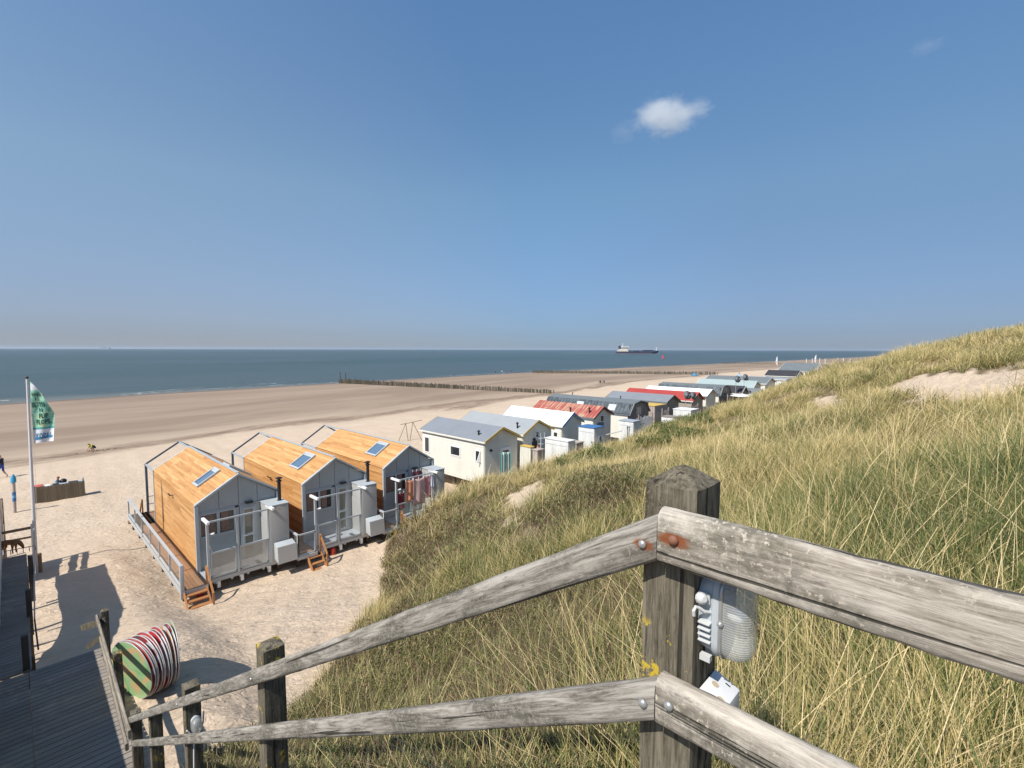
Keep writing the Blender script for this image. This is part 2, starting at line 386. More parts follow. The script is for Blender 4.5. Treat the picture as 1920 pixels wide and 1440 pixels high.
def vegmask(X,Y):
    s,b,d=ground(X,Y,True)
    n=.5+.5*np.sin(X*1.7+2*np.sin(Y*1.1))*np.sin(Y*1.5+1.3*np.sin(X*.8))
    v=np.clip((d-b-.02-.25*n)/.12,0,1)
    jx=.25*np.sin(Y*5+X*3)+.18*np.sin(Y*13); jy=.25*np.sin(X*6)+.15*np.sin(X*11+Y*4)
    for P in PATCH: v=np.where(inpoly(P,X+jx,Y+jy),v*.02,v)
    return v,s
# ---- the ground sheet ----
def axis_pts(segs):
    a=[segs[0][0]]
    for x0,x1,st in segs:
        n=max(1,round((x1-x0)/st)); a+=list(np.linspace(x0,x1,n+1)[1:])
    return np.array(a)
gx=axis_pts([(-6000,-400,1400),(-400,-40,40),(-40,-8,4),(-8,14,.16),(14,40,.3),(40,70,.5),(70,200,2.5),(200,600,12),(600,1500,60),(1500,6000,900)])
gy=axis_pts([(-3000,-200,700),(-200,-20,30),(-20,-4,1),(-4,26,.18),(26,36,.5),(36,70,1),(70,180,2),(180,230,10)])
GX,GY=np.meshgrid(gx,gy,indexing='ij'); GZ=ground(GX,GY)
# gentle foot-worn relief on the dry sand
rel=.028*np.sin(GX*2.3+1.7*np.sin(GY*1.9))*np.sin(GY*2.7+1.2*np.sin(GX*2.1))+.02*np.sin(GX*5.1+GY*1.3)*np.sin(GY*4.7-GX*.9)
GZ=GZ+rel*sst(70,45,GY)*sst(-8,-4,GX)*sst(70,40,GX)
nx,ny=GX.shape
def gridmesh(name,X,Y,Z,mat,attrs={}):
    nx,ny=X.shape; me=bpy.data.meshes.new(name)
    me.vertices.add(nx*ny); me.vertices.foreach_set('co',np.stack([X,Y,Z],-1).reshape(-1).astype(np.float32))
    i=np.arange(nx-1)[:,None]*ny+np.arange(ny-1); q=np.stack([i,i+ny,i+ny+1,i+1],-1).reshape(-1,4)
    me.loops.add(q.size); me.polygons.add(len(q))
    me.loops.foreach_set('vertex_index',q.reshape(-1)); me.polygons.foreach_set('loop_start',np.arange(0,q.size,4))
    me.polygons.foreach_set('use_smooth',np.ones(len(q),bool)); me.update(calc_edges=True); me.validate()
    for k_,v in attrs.items():
        a=me.attributes.new(k_,'FLOAT','POINT'); a.data.foreach_set('value',v.reshape(-1).astype(np.float32))
    me.materials.append(mat); o=bpy.data.objects.new(name,me); COL.objects.link(o); return o
ysh=np.interp(GX,SHX,SHY); _g,_b,_d2=ground(GX,GY,True); veg=np.clip((_d2-_b)/.25,0,1)
vm,_=vegmask(GX,GY); veg=veg*np.where(vm<.05,.0,1)
k=NT('beach_sand'); geo=k.n('NewGeometry').outputs['Position']
sy=k.attr('shore')
lowf=k.noise(k.pos((.02,.05,1),True),1,5,.6,.8); med=k.noise(geo,.35,6,.62,.5); fin=k.noise(geo,7,5,.7)
edge=k.math('ADD',sy,k.math('MULTIPLY',k.math('SUBTRACT',k.noise(k.pos((.012,.02,1),True),1,5,.6,.8),.5),.16))
dry=k.ramp(k.math('ADD',k.math('MULTIPLY',med,.55),k.math('MULTIPLY',fin,.45)),[(.30,(.49,.38,.275)),(.5,(.55,.432,.32)),(.70,(.60,.48,.365))])
firm=k.ramp(k.math('ADD',k.math('MULTIPLY',k.noise(k.pos((.010,.030,1),True,(0,0,.1)),1,5,.55,.8),.72),k.math('MULTIPLY',k.noise(k.pos((.05,.25,1),True),1,6,.6,.5),.28)),[(.32,(.215,.157,.112)),(.48,(.26,.193,.140)),(.64,(.35,.268,.198))])
wet=k.ramp(lowf,[(.3,(.13,.10,.078)),(.7,(.17,.13,.102))])
col=k.mix(k.rng(edge,.33,.46,0,1,True),dry,firm)
# dark tide line of shell and weed, wavering
tl=k.math('ABSOLUTE',k.math('SUBTRACT',edge,.385)); tn=k.noise(k.pos((.25,1.2,1),True),1,6,.7)
col=k.mix(k.math('MULTIPLY',k.rng(tl,.004,.020,.85,0,True),k.rng(tn,.30,.55)),col,(.17,.115,.078))
tl2=k.math('ABSOLUTE',k.math('SUBTRACT',edge,.455))
col=k.mix(k.math('MULTIPLY',k.rng(tl2,.004,.03,.4,0,True),k.rng(tn,.45,.62)),col,(.19,.135,.098))
col=k.mix(k.rng(k.math('ADD',sy,k.math('MULTIPLY',k.math('SUBTRACT',lowf,.5),.03)),.945,.985,0,1,True),col,wet)
litter=k.ramp(k.noise(geo,26,6,.75),[(.3,(.07,.05,.03)),(.5,(.17,.125,.07)),(.7,(.30,.235,.14))])
col=k.mix(k.math('MULTIPLY',k.attr('veg'),k.rng(med,.25,.45)),col,litter)
# footprints and wind ripples (dry part only)
fp=k.n('TexVoronoi',feature='SMOOTH_F1'); fp.inputs['Scale'].default_value=1.0; fp.inputs['Smoothness'].default_value=.6; fp.inputs['Randomness'].default_value=1
mpf=k.n('Mapping'); mpf.inputs['Scale'].default_value=(2.0,3.4,2); mpf.inputs['Rotation'].default_value=(0,0,.5); k.l(geo,mpf.inputs[0])
ds=k.noise(geo,1.4,3)
k.l(mpf.outputs[0],fp.inputs['Vector'])
h1=k.math('MULTIPLY',k.rng(fp.outputs['Distance'],.02,.32,0,1,True),k.rng(ds,.35,.6,.25,1))
h2=k.noise(k.pos((3.2,5.5,3),True,(0,0,.5)),1,5,.6,1.2)
hh=k.math('ADD',k.math('MULTIPLY',h1,.38),k.math('MULTIPLY',h2,1.0))
hh=k.math('MULTIPLY',hh,k.rng(edge,.28,.42,1,.12))
nb=k.bump(hh,1.0,.10); nb=k.bump(fin,.25,.02,nb)
rough=k.rng(sy,.96,1.0,.9,.35)
M['sand']=k.fin(col,rough,0,nb,.2)
g=gridmesh('sand_beach',GX,GY,GZ,M['sand'],{'shore':GY/ysh,'veg':veg}); props(g,'wide pale sand beach with grassy dune slope','ground',None,'structure')
# ---- sea ----
k=NT('sea_water'); geo=k.n('NewGeometry').outputs['Position']
b1=k.noise(k.pos((.0025,.009,1),True,(0,0,.12)),1,5,.6,.6); b2=k.noise(k.pos((.02,.06,1),True,(0,0,-.1)),1,4,.6)
sep=k.n('SeparateXYZ'); k.l(geo,sep.inputs[0])
near=k.rng(sep.outputs['Y'],165,420,0,1,True)
c=k.ramp(k.math('ADD',k.math('MULTIPLY',b1,.7),k.math('MULTIPLY',b2,.3)),[(.38,(.033,.060,.052)),(.5,(.046,.072,.070)),(.62,(.062,.088,.094))])
c=k.mix(k.rng(near,0,1,.55,0),c,(.058,.076,.070))
c=k.mix(k.rng(sep.outputs['Y'],158,172,.5,0,True),c,(.20,.19,.155))
w1=k.noise(k.pos((.25,.7,1),True,(0,0,.15)),1,6,.65,.7); w2=k.noise(k.pos((.03,.11,1),True),1,5,.6,.3)
cap=k.noise(k.pos((.12,.5,1),True,(0,0,.1)),1,7,.75,.4)
c=k.mix(k.rng(cap,.72,.78,0,.5),c,(.55,.6,.6))
nb=k.bump(w2,.6,1.4); nb=k.bump(w1,.9,.45,nb)
M['sea']=k.fin(c,.38,0,nb,.35)
sx=axis_pts([(-30000,-1000,4000),(-1000,3000,100),(3000,30000,4500)]); sy_=axis_pts([(120,400,20),(400,2000,200),(2000,40000,4000)])
SX,SY=np.meshgrid(sx,sy_,indexing='ij'); s=gridmesh('sea_water',SX,SY,np.full(SX.shape,-2.5),M['sea']); props(s,'calm grey-green sea reaching the horizon','sea',None,'structure')
# surf: low broken rolls of foam along the water line
k=NT('surf_foam'); n=k.noise(k.pos((.5,1.6,1),True),1,6,.75,.5)
al=k.rng(n,.50,.66,0,.8); tr=k.n('BsdfTransparent'); mx=k.n('MixShader'); k.b.inputs['Base Color'].default_value=(.52,.54,.53,1); k.b.inputs['Roughness'].default_value=.8
k.l(al,mx.inputs[0]); k.l(tr.outputs[0],mx.inputs[1]); k.l(k.b.outputs[0],mx.inputs[2]); k.l(mx.outputs[0],k.out.inputs[0]); M['foam']=k.m
mb=MB()
for row,(off,wd_,hh_) in enumerate([(.3,1.1,.03),(4.5,1.5,.16),(11,1.2,.12)]):
    xs=np.arange(-60,1250,2.2); rr=np.random.default_rng(row)
    wob=np.interp(xs,xs[::12],rr.normal(0,1,len(xs[::12]))*(.7+row))
    on=np.interp(xs,xs[::8],rr.random(len(xs[::8])))
    thr=[.0,.42,.66][row]
    ys=np.interp(xs,SHX,SHY)+off+wob
    for i in range(len(xs)-1):
        if min(on[i],on[i+1])<thr: continue
        a=[]
        for j in (i,i+1):
            ww=wd_*(.5+on[j])*.8
            a+=[(xs[j],ys[j]-ww,-2.49),(xs[j],ys[j]-ww*.3,-2.49+hh_),(xs[j],ys[j]+ww*.4,-2.49+hh_*.7),(xs[j],ys[j]+ww,-2.49)]
        mb.add(a,[(0,4,5,1),(1,5,6,2),(2,6,7,3)])
top('surf',mb,M['foam'],'broken white surf lines along the water edge','surf',None,'stuff',smooth=True)
# ---------------- dune vegetation ----------------
def blades_mesh(name,X,Y,Z,L,w,az,lean,droop,tint,mat,seg=3,wtip=.12,label=None,cat=None):
    n=len(X); lv=seg+1; t=np.linspace(0,1,lv)[None,:]
    hx=np.cos(az)[:,None]; hy=np.sin(az)[:,None]
    up=L[:,None]*(t*(1-.25*lean[:,None])-droop[:,None]*t*t)
    ho=L[:,None]*(lean[:,None]*t+1.1*droop[:,None]*t*t)
    px=X[:,None]+hx*ho; py=Y[:,None]+hy*ho; pz=Z[:,None]+up
    wa=az+np.pi/2+RNG.normal(0,.7,n); ww=w[:,None]*(1-(1-wtip)*t**1.5)/2
    sx=np.cos(wa)[:,None]*ww; sy=np.sin(wa)[:,None]*ww
    V=np.stack([np.stack([px-sx,py-sy,pz],-1),np.stack([px+sx,py+sy,pz],-1)],2).reshape(-1,3)
    base=(np.arange(n)*lv*2)[:,None]+(np.arange(seg)*2)[None,:]
    q=np.stack([base,base+1,base+3,base+2],-1).reshape(-1,4)
    me=bpy.data.meshes.new(name); me.vertices.add(len(V)); me.vertices.foreach_set('co',V.reshape(-1).astype(np.float32))
    me.loops.add(q.size); me.polygons.add(len(q)); me.loops.foreach_set('vertex_index',q.reshape(-1).astype(np.int32))
    me.polygons.foreach_set('loop_start',np.arange(0,q.size,4)); me.update(calc_edges=False)
    tt=(tint[:,None]+np.linspace(-.10,.12,seg)[None,:]).reshape(-1)
    a=me.attributes.new('tint','FLOAT','FACE'); a.data.foreach_set('value',np.clip(tt,0,1).astype(np.float32))
    me.materials.append(mat); o=bpy.data.objects.new(name,me); COL.objects.link(o)
    return props(o,label,cat,None,'stuff')
def leafmat(name,stops,trans=.25):
    k=NT(name); c=k.ramp(k.attr('tint'),stops); k.l(c,k.b.inputs['Base Color']); k.b.inputs['Roughness'].default_value=.5
    k.b.inputs['Specular IOR Level'].default_value=.25
    tr=k.n('BsdfTranslucent'); k.l(c,tr.inputs[0]); mx=k.n('MixShader'); mx.inputs[0].default_value=trans
    k.l(k.b.outputs[0],mx.inputs[1]); k.l(tr.outputs[0],mx.inputs[2]); k.l(mx.outputs[0],k.out.inputs[0]); return k.m
M['grass']=leafmat('marram_blades',[(0,(.045,.072,.020)),(.22,(.095,.135,.038)),(.42,(.20,.215,.068)),(.60,(.36,.30,.115)),(.82,(.54,.42,.18)),(1,(.76,.60,.33))])
M['scrub']=leafmat('scrub_twigs',[(0,(.040,.028,.020)),(.28,(.13,.085,.058)),(.48,(.21,.145,.09)),(.60,(.10,.125,.036)),(.8,(.19,.20,.07)),(1,(.44,.33,.17))],.15)
CAZ=AZ
def scatter(N,r0,r1,p=-.6,half=R(56)):
    e=p+1; r=(RNG.random(N)*(r1**e-r0**e)+r0**e)**(1/e); a=CAZ+(RNG.random(N)*2-1)*half
    return r*np.cos(a),r*np.sin(a),r
def lownoise(X,Y):
    return .5+.25*np.sin(X*.55+1.9*np.sin(Y*.43+.6))+.25*np.sin(Y*.8+1.5*np.sin(X*.37+2.))
def inscrub(X,Y):
    c=np.zeros(X.shape,bool)
    for P in SCRUB+[np.array([(1.1,.8),(1.1,9.6),(4.4,12),(6.2,11.6),(6.4,3.4),(3.3,1.0)])]: c|=inpoly(P,X+.35*np.sin(Y*3.1),Y+.35*np.sin(X*2.7))
    return c
def keep_clear(X,Y): return (X>1.22+.12*np.sin(Y*3))|(Y>14)
def make_grass(N):
    NTF=N//62; tx,ty,tr=scatter(NTF,1.6,80)
    v,_=vegmask(tx,ty); ok=(v>RNG.random(NTF)*.8+.1)&keep_clear(tx,ty); tx,ty,tr=tx[ok],ty[ok],tr[ok]
    ok=~(inscrub(tx,ty)&(RNG.random(len(tx))<.84+.14*np.sin(tx*2.3)*np.sin(ty*1.9+1))); tx,ty,tr=tx[ok],ty[ok],tr[ok]
    taz=RNG.normal(R(-25),.8,len(tx)); th=RNG.uniform(.6,1.25,len(tx)); tt=RNG.normal(0,.17,len(tx))
    idx=RNG.integers(0,len(tx),N); r=tr[idx]
    sg=.045+.0045*r+.03*RNG.random(N)
    ox=RNG.normal(0,1,N)*sg*1.3; oy=RNG.normal(0,1,N)*sg*1.3
    free=RNG.random(N)<.25; f=free*RNG.random(N)*.5
    ox+=RNG.normal(0,1,N)*f; oy+=RNG.normal(0,1,N)*f
    X=tx[idx]+ox; Y=ty[idx]+oy; ok=keep_clear(X,Y)&(RNG.random(N)<np.clip(r/7,.42,1)); v,Z=vegmask(X,Y); ok&=v>.05
    X,Y,Z,r,idx,ox,oy=X[ok],Y[ok],Z[ok],r[ok],idx[ok],ox[ok],oy[ok]; n=len(X)
    L=th[idx]*RNG.uniform(.30,.85,n)*np.where(r<5,1.0,.9)
    w=(.0044+.00052*r)*RNG.uniform(.6,1.4,n)
    oa=np.arctan2(oy,ox); a=taz[idx]; hx=np.cos(a)*.8+np.cos(oa)*.75; hy=np.sin(a)*.8+np.sin(oa)*.75
    az=np.arctan2(hy,hx)+RNG.normal(0,.6,n)
    lean=np.abs(RNG.normal(.45,.38,n)); droop=np.abs(RNG.normal(.12,.15,n))
    far=np.clip((r-5)/14,0,1)
    ln=lownoise(X,Y); tint=.33+.26*(ln-.5)*1.4+tt[idx]+RNG.normal(0,.17,n)+.14*far
    dead=RNG.random(n)<.18+.32*far; tint=np.where(dead,RNG.uniform(.62,1,n),tint)
    flat=dead&(RNG.random(n)<.45); lean=np.where(flat,RNG.uniform(.8,1.5,n),lean); 
    return X,Y,Z-.02,L,w,az,lean,droop,np.clip(tint,0,1)
GR=make_grass(430000)
blades_mesh('dune_grass',*GR,M['grass'],3,label='dense green and straw coloured marram grass covering the dune slope',cat='dune grass')
# tall bleached stems with seed heads
tx,ty,tr=scatter(3400,1.9,26,-.3,R(52)); v,tz=vegmask(tx,ty); ok=(v>.5)&keep_clear(tx,ty)&~inscrub(tx,ty)&(tx-ty*.55>.6); tx,ty,tr,tz=tx[ok],ty[ok],tr[ok],tz[ok]; n=len(tx)
TAZ=np.where(RNG.random(n)<.6,R(-40),R(140))+RNG.normal(0,.8,n)
blades_mesh('tall_grass_stems',tx,ty,tz,RNG.uniform(.65,1.2,n),(.0046+.0006*tr),TAZ,np.abs(RNG.normal(.5,.38,n)),np.abs(RNG.normal(.08,.10,n)),RNG.uniform(.90,1,n),M['grass'],5,.3,
    label='tall bleached grass stems standing above the dune grass',cat='grass stems')
# a few very long arching culms close to the rail
n=70; rr_=RNG.uniform(1.9,5.5,n); aa_=CAZ-R(6)-RNG.random(n)*R(44); tx,ty=rr_*np.cos(aa_),rr_*np.sin(aa_); ok=tx>1.35; tx,ty,rr_=tx[ok],ty[ok],rr_[ok]; n=len(tx)
blades_mesh('marram_culms',tx,ty,ground(tx,ty),RNG.uniform(.85,1.25,n),.0048+.0005*rr_,RNG.choice([R(-45),R(-10),R(135),R(170)],n)+RNG.normal(0,.4,n),RNG.uniform(.15,.8,n),RNG.uniform(.05,.28,n),RNG.uniform(.9,1,n),M['grass'],9,.35,
    label='long arching straw coloured culms near the railing',cat='grass stems')
# brown low scrub
N=260000; sx_,sy2,sr=scatter(N*2,1.8,34); ok=inscrub(sx_,sy2)&keep_clear(sx_,sy2); v,sz=vegmask(sx_,sy2); ok&=v>.3
sx_,sy2,sr,sz=[q[ok] for q in (sx_,sy2,sr,sz)]
if len(sx_)>N: sx_,sy2,sr,sz=[q[:N] for q in (sx_,sy2,sr,sz)]
n=len(sx_); bl=lownoise(sx_*2.1,sy2*2.3); hgt=.14+.40*bl*RNG.random(n)
twig=RNG.random(n)<.45
L=np.where(twig,RNG.uniform(.20,.50,n),RNG.uniform(.03,.075,n)*(1+.05*sr)); w=np.where(twig,.0032+.0005*sr,.010+.0012*sr)
z0=np.where(twig,sz,sz+hgt)
blades_mesh('dune_scrub',sx_,sy2,z0,L,w,RNG.uniform(0,6.28,n),np.abs(RNG.normal(.55,.4,n)),np.abs(RNG.normal(.05,.1,n)),np.clip(np.where(twig,RNG.normal(.28,.15,n),RNG.normal(.62,.18,n))+.15*(bl-.5),0,1),M['scrub'],2,.35,
    label='low brown twiggy scrub between the dune grass below the railing',cat='scrub')
# dead leaf litter and short sprigs between the tussocks of the near slope
N=190000; sx_,sy2,sr=scatter(N,1.6,22,-.75); ok=keep_clear(sx_,sy2); v,sz=vegmask(sx_,sy2); ok&=(v>.3)&~inscrub(sx_,sy2)
sx_,sy2,sr,sz=[q[ok] for q in (sx_,sy2,sr,sz)]; n=len(sx_); bl=lownoise(sx_*3.1,sy2*2.9)
blades_mesh('dune_litter',sx_,sy2,sz+(.05+.26*bl)*RNG.random(n),RNG.uniform(.04,.15,n)*(1+.03*sr),(.0036+.0006*sr)*RNG.uniform(.6,1.6,n),RNG.uniform(0,6.28,n),np.abs(RNG.normal(.8,.6,n)),np.abs(RNG.normal(.1,.15,n)),np.clip(RNG.normal(.52,.26,n)+.25*(bl-.5),0,1),M['scrub'],2,.4,
    label='brown and olive leaf litter and short sprigs under the dune grass',cat='litter')
# green bushy patches along the dune edge near the huts
BG=[gpoly([(1040,880),(1120,850),(1160,838),(1130,870),(1060,895)]),gpoly([(1180,820),(1260,795),(1330,790),(1300,830),(1200,845)])]
N=42000; gx_,gy_,gr_=scatter(900000,8,40,-.2); ok=np.zeros(len(gx_),bool)
for P in BG: ok|=inpoly(P,gx_+.4*np.sin(gy_*2),gy_+.4*np.sin(gx_*1.7))
gx_,gy_,gr_=gx_[ok][:N],gy_[ok][:N],gr_[ok][:N]; n=len(gx_)
if n:
    gz_=ground(gx_,gy_); hb=(.35+.3*np.sin(gx_*1.9)*np.sin(gy_*2.3))*RNG.random(n)**.6
    blades_mesh('dune_bramble',gx_,gy_,gz_+hb,RNG.uniform(.05,.13,n),RNG.uniform(.02,.045,n),RNG.uniform(0,6.28,n),RNG.uniform(.2,1.2,n),RNG.uniform(0,.3,n),np.clip(RNG.normal(.27,.12,n),0,1),M['grass'],2,.4,
      label='fresh green leafy undergrowth along the dune edge by the huts',cat='undergrowth')
# ---------------- the three timber beach cabins ----------------
def make_cabin(x0,label,stove=True,laundry=False,sideRail=True,which=0):
    X=x0; yb=20.2; zg=.3; zd=.9; W=3.0; yf=21.1; yr=28.75; ze=3.47; zr=4.43; xm=X+W/2
    rt=thing('beach_cabin',(X+W/2,24.5,zg),label,'beach cabin','wooden beach cabins in a row')
    P=lambda n,mb,m,pa=rt,**k: obj(n,mb,m,pa,**k)
    # roof: boards along Y, both slopes
    for sgn in (-1,1):
        e=Vector((xm+sgn*(W/2+.02),yf+.02,ze)); r=Vector((xm,yf+.02,zr)); v=(r-e)
        mb=MB().planks(e+Vector((0,0,.02)),(0,1,0),v,yr-yf-.04,v.length-.03,.125,.03,2.4,.004)
        P('roof_cladding',mb,M['clad'])
    # core under the cladding
    mb=MB().prism([(X+.04,yf+.12,zd),(X+W-.04,yf+.12,zd),(X+W-.04,yf+.12,ze-.03),(xm,yf+.12,zr-.05),(X+.04,yf+.12,ze-.03)],(0,yr-yf-.2,0))
    P('wall',mb,M['bluegrey'])
    for sgn in (-1,1):
        xw=X if sgn<0 else X+W
        P('side_cladding',MB().planks((xw,yf+.02,zd-.02),(0,1,0),(0,0,1),yr-yf-.04,ze-zd+.01,.115,.03,2.8,.004),M['clad'])
    # metal edge frame round the gable and down the corners, front and rear
    mb=MB()
    for y0,dep in ((yf-.06,.12),(yr-.06,.10)):
        for sgn in (-1,1):
            e=Vector((xm+sgn*(W/2+.045),0,ze)); r=Vector((xm,0,zr+.035)); dn=Vector((0,0,-.085))
            mb.prism([e+Vector((0,y0,.035)),r+Vector((0,y0,.0)),r+dn+Vector((0,y0,0)),e+dn+Vector((0,y0,.035))],(0,dep,0))
            mb.box(*sorted((xm+sgn*(W/2-.07),xm+sgn*(W/2+.045))),y0,y0+dep,zd-.03,ze-.03)
    mb.bar((xm,yf+.06,zr+.045),(xm,yr,zr+.045),.12,.025)
    P('edge_trim',mb,M['lightgrey'])
    # gable panels with joints
    mb=MB()
    def zt(x): return ze-.08+(zr-ze)*(1-abs(x-xm)/(W/2))
    xs=[X+.09,X+.80,xm,X+W-.80,X+W-.09]
    for a,b in zip(xs,xs[1:]):
        a+=.012;b-=.012; zb_=3.16
        mb.prism([(a,yf+.09,zb_),(b,yf+.09,zb_),(b,yf+.09,zt(b)),(a,yf+.09,zt(a))],(0,.05,0),m=0)
    P('gable_panel',mb,M['bluegrey'])
    # front wall below: window pair, door, panelling
    yw=yf+.10
    wp=MB().box(X+.08,X+1.40,yw-.02,yw+.03,zd,2.14).box(X+1.36,X+1.50,yw-.03,yw+.03,zd,3.15).box(X+2.15,X+2.9,yw-.02,yw+.03,zd,3.15).box(X+.08,X+2.9,yw-.03,yw+.03,3.08,3.16)
    P('front_panel',wp,M['bluegrey'])
    w=P('window',MB().box(X+.08,X+.16,yw-.05,yw+.02,2.12,3.08).box(X+.70,X+.80,yw-.05,yw+.02,2.2,3.02).box(X+1.30,X+1.38,yw-.05,yw+.02,2.12,3.08).box(X+.16,X+1.30,yw-.06,yw+.02,2.12,2.20).box(X+.16,X+1.30,yw-.05,yw+.02,3.02,3.08),M['lightgrey'])
    P('pane',MB().box(X+.16,X+1.30,yw,yw+.015,2.2,3.02),M['glass'],w)
    cu=MB()
    for (a,b) in ((X+.19,X+.64),(X+.86,X+1.14)):
        n=int((b-a)/.05)
        for i in range(n): cu.box(a+i*.05,a+i*.05+.045,yw-.012-.004*(i%2),yw-.002,2.22,3.0)
    P('curtain',cu,M['curtain'],w)
    d=P('door',MB().box(X+1.52,X+1.60,yw-.06,yw+.02,zd+.03,3.08).box(X+2.06,X+2.14,yw-.06,yw+.02,zd+.03,3.08).box(X+1.60,X+2.06,yw-.05,yw+.01,3.0,3.08).box(X+1.60,X+1.68,yw-.08,yw,zd+.05,3.0).box(X+1.98,X+2.06,yw-.08,yw,zd+.05,3.0).box(X+1.68,X+1.98,yw-.08,yw,zd+.05,zd+.17).box(X+1.68,X+1.98,yw-.075,yw,1.82,1.92).box(X+1.68,X+1.98,yw-.08,yw,2.92,3.0),M['lightgrey'])
    P('pane',MB().box(X+1.68,X+1.98,yw-.05,yw-.03,zd+.17,2.92),M['paledoorglass'],d)
    P('handle',MB().bar((X+1.64,yw-.13,1.86),(X+1.76,yw-.13,1.86),.02,.02).bar((X+1.64,yw-.13,1.86),(X+1.64,yw-.07,1.86),.02,.02),M['lightgrey'],d)
    P('wall_lamp',MB().box(X+1.72,X+2.02,yw-.16,yw-.01,3.19,3.23).box(X+1.74,X+2.0,yw-.13,yw-.03,3.15,3.19),M['black'])
    # chassis and porch floor
    mb=MB().box(X+.02,X+W+.02,yb+.02,yf+.05,zd-.05,zd).box(X,X+W,yb,yb+.06,zd-.20,zd-.06).box(X,X+W,yr-.1,yr,zd-.22,zd-.03)
    for i in range(5): mb.bar((X+.35+i*.57,yb+.08,zd-.24),(X+.35+i*.57,yr-.2,zd-.24),.08,.13)
    P('chassis',mb,M['steel'])
    for i,(fx) in enumerate((.45,1.25,2.25)):
        P('jack',MB().box(X+fx-.05,X+fx+.05,yb-.02,yb+.10,zd-.44,zd-.2).box(X+fx-.09,X+fx+.04,yb+.0,yb+.06,zd-.28,zd-.20),M['whitewood'])
    # posts under the cabin
    for yy in (yb+.3,yb+2.5,yb+5,yb+8):
        for xx in (X+.3,X+W-.3): P('footing',MB().box(xx-.09,xx+.09,yy-.09,yy+.09,zg-.3,zd-.28),M['darkwood'])
    # porch screen: two frames of milky lower panes, slim posts, rail on top, two carrying arms
    posts=MB().box(X+.10,X+.18,yb-.03,yb+.05,zd-.2,3.03)
    P('porch_post',posts,M['lightgrey'])
    P('porch_post',MB().box(X+1.10,X+1.17,yb-.04,yb+.04,zd-.05,3.0),M['lightgrey'])
    P('porch_post',MB().box(X+2.24,X+2.29,yb-.04,yb+.03,zd-.05,3.02),M['lightgrey'])
    P('porch_rail',MB().box(X+.16,X+2.35,yb-.05,yb+.0,3.00,3.06),M['lightgrey'])
    for ax in (X+.08,X+2.32): P('porch_arm',MB().box(ax-.045,ax+.045,yb-.42,yb+.32,3.06,3.15),M['white'])
    P('awning_arm',MB().bar((X+.20,yb+.05,2.55),(X+.34,yb-.1,2.60),.05,.05).bar((X+.16,yb+.1,2.25),(X+.55,yb+.55,1.2),.025,.025),M['white'])
    scr=[(X+.20,X+1.08),(X+1.19,X+2.22)]
    for a,b in scr:
        f=P('wind_screen',MB().box(a,a+.05,yb-.03,yb+.02,zd+.02,1.83).box(b-.05,b,yb-.03,yb+.02,zd+.02,1.83).box(a,b,yb-.035,yb+.025,1.80,1.86).box(a,b,yb-.03,yb+.02,zd,zd+.06),M['lightgrey'])
        P('pane',MB().box(a+.05,b-.05,yb-.008,yb+.006,zd+.06,1.80),M['frost'] if which<1 else M['clearpane'],f)
    # storage box and meter box at the right of the porch
    P('storage_box',MB().box(X+2.30,X+3.04,yb-.06,yf+.04,zd-.08,3.12),M['boxgrey'],bevel=.012)
    P('storage_lid',MB().box(X+2.27,X+3.06,yb-.09,yf+.04,3.125,3.155),M['lightgrey'])
    mb=MB(); a,b=X+2.42,X+3.14
    mb.prism([(a,yb-.09,1.62),(a,yb-.09,.95),(a,yb-.50,.88),(a,yb-.44,1.52)],(b-a,0,0))
    mbx=P('meter_box',mb,M['lightgrey'],bevel=.01)
    P('door',MB().prism([(a-.01,yb-.515,.87),(a-.01,yb-.55,.87),(a-.01,yb-.49,1.54),(a-.01,yb-.455,1.54)],(b-a+.02,0,0)),M['boxgrey'],mbx)
    if which==0:
        mb=MB()
        for (dx,dz,w_,h_) in ((0,0,.012,.12),(.07,0,.012,.12),(.035,.055,.08,.012),(.12,0,.012,.12),(.155,.055,.08,.012),(.19,.0,.012,.12),(.155,0,.05,.012)):
            mb.box(X+2.52+dx-w_/2,X+2.52+dx+w_/2,yb-.066,yb-.061,2.93+dz-h_/2,2.93+dz+h_/2)
        P('house_number',mb,M['pinknumber'])
    if stove:
        c=(X+2.88,yb+.45,3.13)
        f=P('stovepipe',MB().lathe(c,[(.10,0),(.10,.04),(.068,.06),(.068,.80)],16),M['black'],smooth=True,auto=True)
        P('cowl',MB().lathe((c[0],c[1],c[2]+.80),[(.07,0),(.11,.02),(.11,.05),(.06,.08),(.06,.13),(.13,.14),(.13,.17),(.03,.21)],16),M['black'],f)
    # skylight on the near slope
    sl_=(zr-ze)/(W/2); 
    def rp(x,y,h=0): # point on left roof plane, raised by h
        z=ze+.035+sl_*(x-X); nn=Vector((-sl_,0,1)).normalized(); return Vector((x,y,z))+nn*h
    xa,xb,ya,yb2=X+.43,X+1.28,22.5,23.6 if which else 23.3
    ya=22.55
    f=MB(); t_=.055
    def slab(x1,x2,y1,y2,h0,h1):
        p=[rp(x1,y1,h0),rp(x2,y1,h0),rp(x2,y2,h0),rp(x1,y2,h0)]; n_=rp(x1,y1,h1)-p[0]; f.prism(p,n_)
    slab(xa,xb,ya,ya+.07,.02,.09); slab(xa,xb,yb2-.07,yb2,.02,.09); slab(xa,xa+.07,ya+.07,yb2-.07,.02,.09); slab(xb-.07,xb,ya+.07,yb2-.07,.02,.09); slab(xb-.16,xb-.07,ya+.07,yb2-.07,.02,.07)
    s1=P('skylight',f,M['lightgrey']); f=MB(); slab(xa+.07,xb-.16,ya+.07,yb2-.07,.03,.05); P('pane',f,M['skyglass'],s1)
    f=MB()
    def rq(x,y,h): z=ze+.035+sl_*(X+W-x); return Vector((x,y,z))+Vector((sl_,0,1)).normalized()*h
